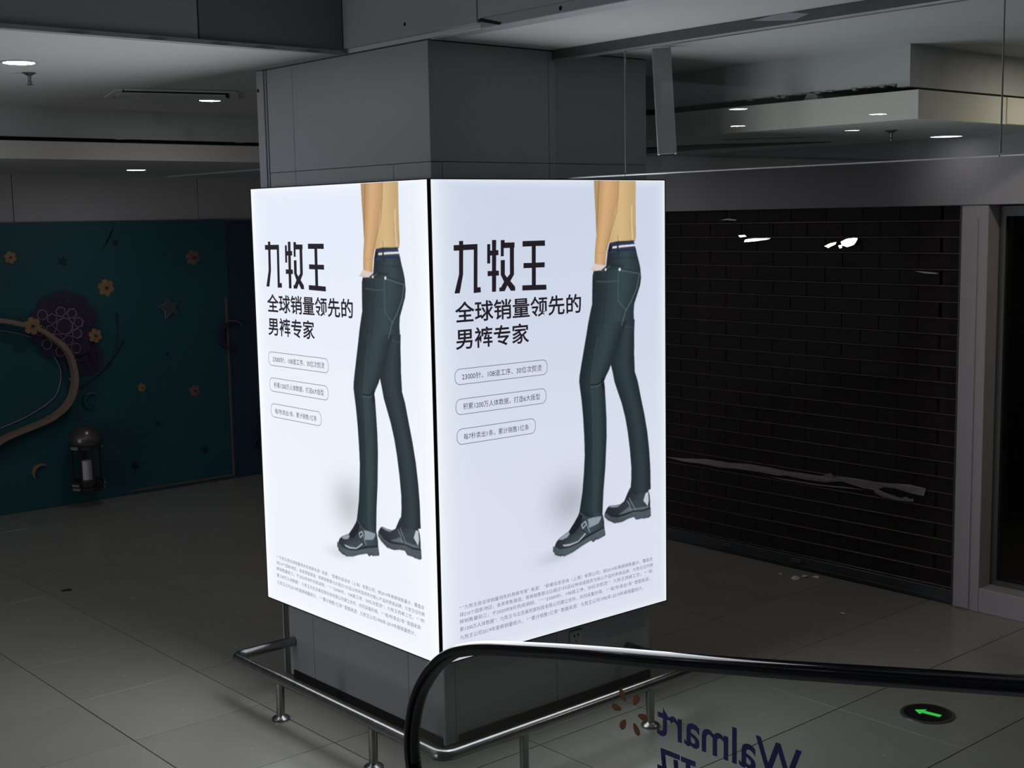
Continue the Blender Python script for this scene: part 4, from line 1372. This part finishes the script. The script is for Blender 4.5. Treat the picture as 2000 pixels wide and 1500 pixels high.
# big ring
rp = [(4.30, 1.985), (4.614, 1.947), (4.777, 1.906), (4.972, 1.836), (5.137, 1.716), (5.255, 1.582), (5.307, 1.388), (5.298, 1.231), (5.223, 1.065), (5.055, .941), (4.847, .871), (4.690, .828), (4.535, .775), (4.30, .66)]
mir = [(8.60 - a, b) for a, b in rp[1:-1]][::-1]
ring = dense(rp + mir + [rp[0]], 5)
rg = thing('ring_arch', 'big brown rounded ring cut by the left picture edge on the teal board', 'ornament', (4.30, YD, 1.3))
rpath = [(float(a), YD - 0.100, float(b)) for a, b in ring]
for a, b in ((5.30, 1.30), (4.97, 1.835), (5.05, 0.945), (4.50, 0.76), (4.45, 1.965)):
    obj('peg', MB().box(a - 0.012, a + 0.012, YD - 0.052, YD - 0.047 if b > 1.5 else YD - 0.001, b - 0.012, b + 0.012), M['bronze'], rg)
obj('rim', MB().sweep(rpath, [(-0.05, -0.022), (0.05, -0.022), (0.05, 0.022), (-0.05, 0.022)], up=(0, 1, 0)), M['bronze'], rg)
ip = dense([(4.30, 1.90), (4.607, 1.851), (4.905, 1.764), (5.103, 1.604), (5.197, 1.419), (5.187, 1.263), (5.115, 1.123), (4.934, 1.012), (4.748, .935), (4.5, .86), (4.30, .79)], 5)
obj('inner_line', MB().tube([(float(a), YD - 0.012, float(b)) for a, b in ip], 0.006, 6), M['pearl'], rg)

# lantern standing in front of the board
LX, LY = 5.350, 12.875
ln = thing('lantern', 'dark metal lantern with a white candle hung low on the teal board', 'lantern', (LX, LY, 0.157))
obj('base', MB().lathe([(0.13, 0.157), (0.14, 0.185), (0.165, 0.192), (0.165, 0.208), (0.14, 0.215), (0.14, 0.236), (0.168, 0.243), (0.168, 0.262), (0.15, 0.271)], (LX, LY, 0), 8), M['lantern'], ln)
for k in range(8):
    a = PI / 4 * k
    x, y = LX + 0.15 * math.cos(a), LY + 0.15 * math.sin(a)
    obj('frame_bar', MB().box(x - 0.009, x + 0.009, y - 0.009, y + 0.009, 0.268, 0.645), M['lantern'], ln)
for k in (4, 5, 6, 7):
    a = PI / 4 * k + PI / 8
    for nm, z0, z1, rr_ in (('bracket', 0.600, 0.632, 0.158), ('foot', 0.222, 0.245, 0.168), ('foot', 0.180, 0.205, 0.158)):
        x, y = LX + rr_ * math.cos(a), LY + rr_ * math.sin(a)
        t = Vector((-math.sin(a), math.cos(a), 0)) * 0.045
        n_ = Vector((math.cos(a), math.sin(a), 0)) * 0.006
        pts = [(x + s * t.x + q_ * n_.x, y + s * t.y + q_ * n_.y) for s, q_ in ((-1, -1), (1, -1), (1, 1), (-1, 1))]
        obj(nm, MB().prism(pts, lambda p, q: (p, q, z0), lambda p, q: (p, q, z1)), M['lanternpale' if k in (4, 7) else 'lantern'], ln)
obj('dome', MB().lathe([(0.165, 0.640), (0.172, 0.652), (0.158, 0.660), (0.162, 0.676), (0.160, 0.705), (0.140, 0.755), (0.105, 0.795), (0.055, 0.822), (0.018, 0.834)], (LX, LY, 0), 16), M['dome'], ln, smooth=True)
obj('top_loop', MB().tube([(LX + 0.022 * math.cos(t), LY, 0.853 + 0.022 * math.sin(t)) for t in [2 * PI * k / 14 for k in range(15)]], 0.005, 6), M['lantern'], ln)
obj('hook', MB().tube([(LX, YD - 0.001, 0.885), (LX, LY - 0.012, 0.872), (LX, LY - 0.018, 0.880)], 0.004, 6), M['lantern'], ln)
obj('glass_wall', MB().lathe([(0.138, 0.272), (0.138, 0.639)], (LX, LY, 0), 8), M['glass'], ln)
obj('candle', MB().lathe([(0.050, 0.272), (0.050, 0.462), (0.044, 0.468), (0.03, 0.460)], (LX, LY, 0), 18), M['candle'], ln, smooth=True)
obj('wick', MB().lathe([(0.003, 0.458), (0.003, 0.480)], (LX, LY, 0), 6), M['void'], ln)
bpy.data.objects.remove(_to)
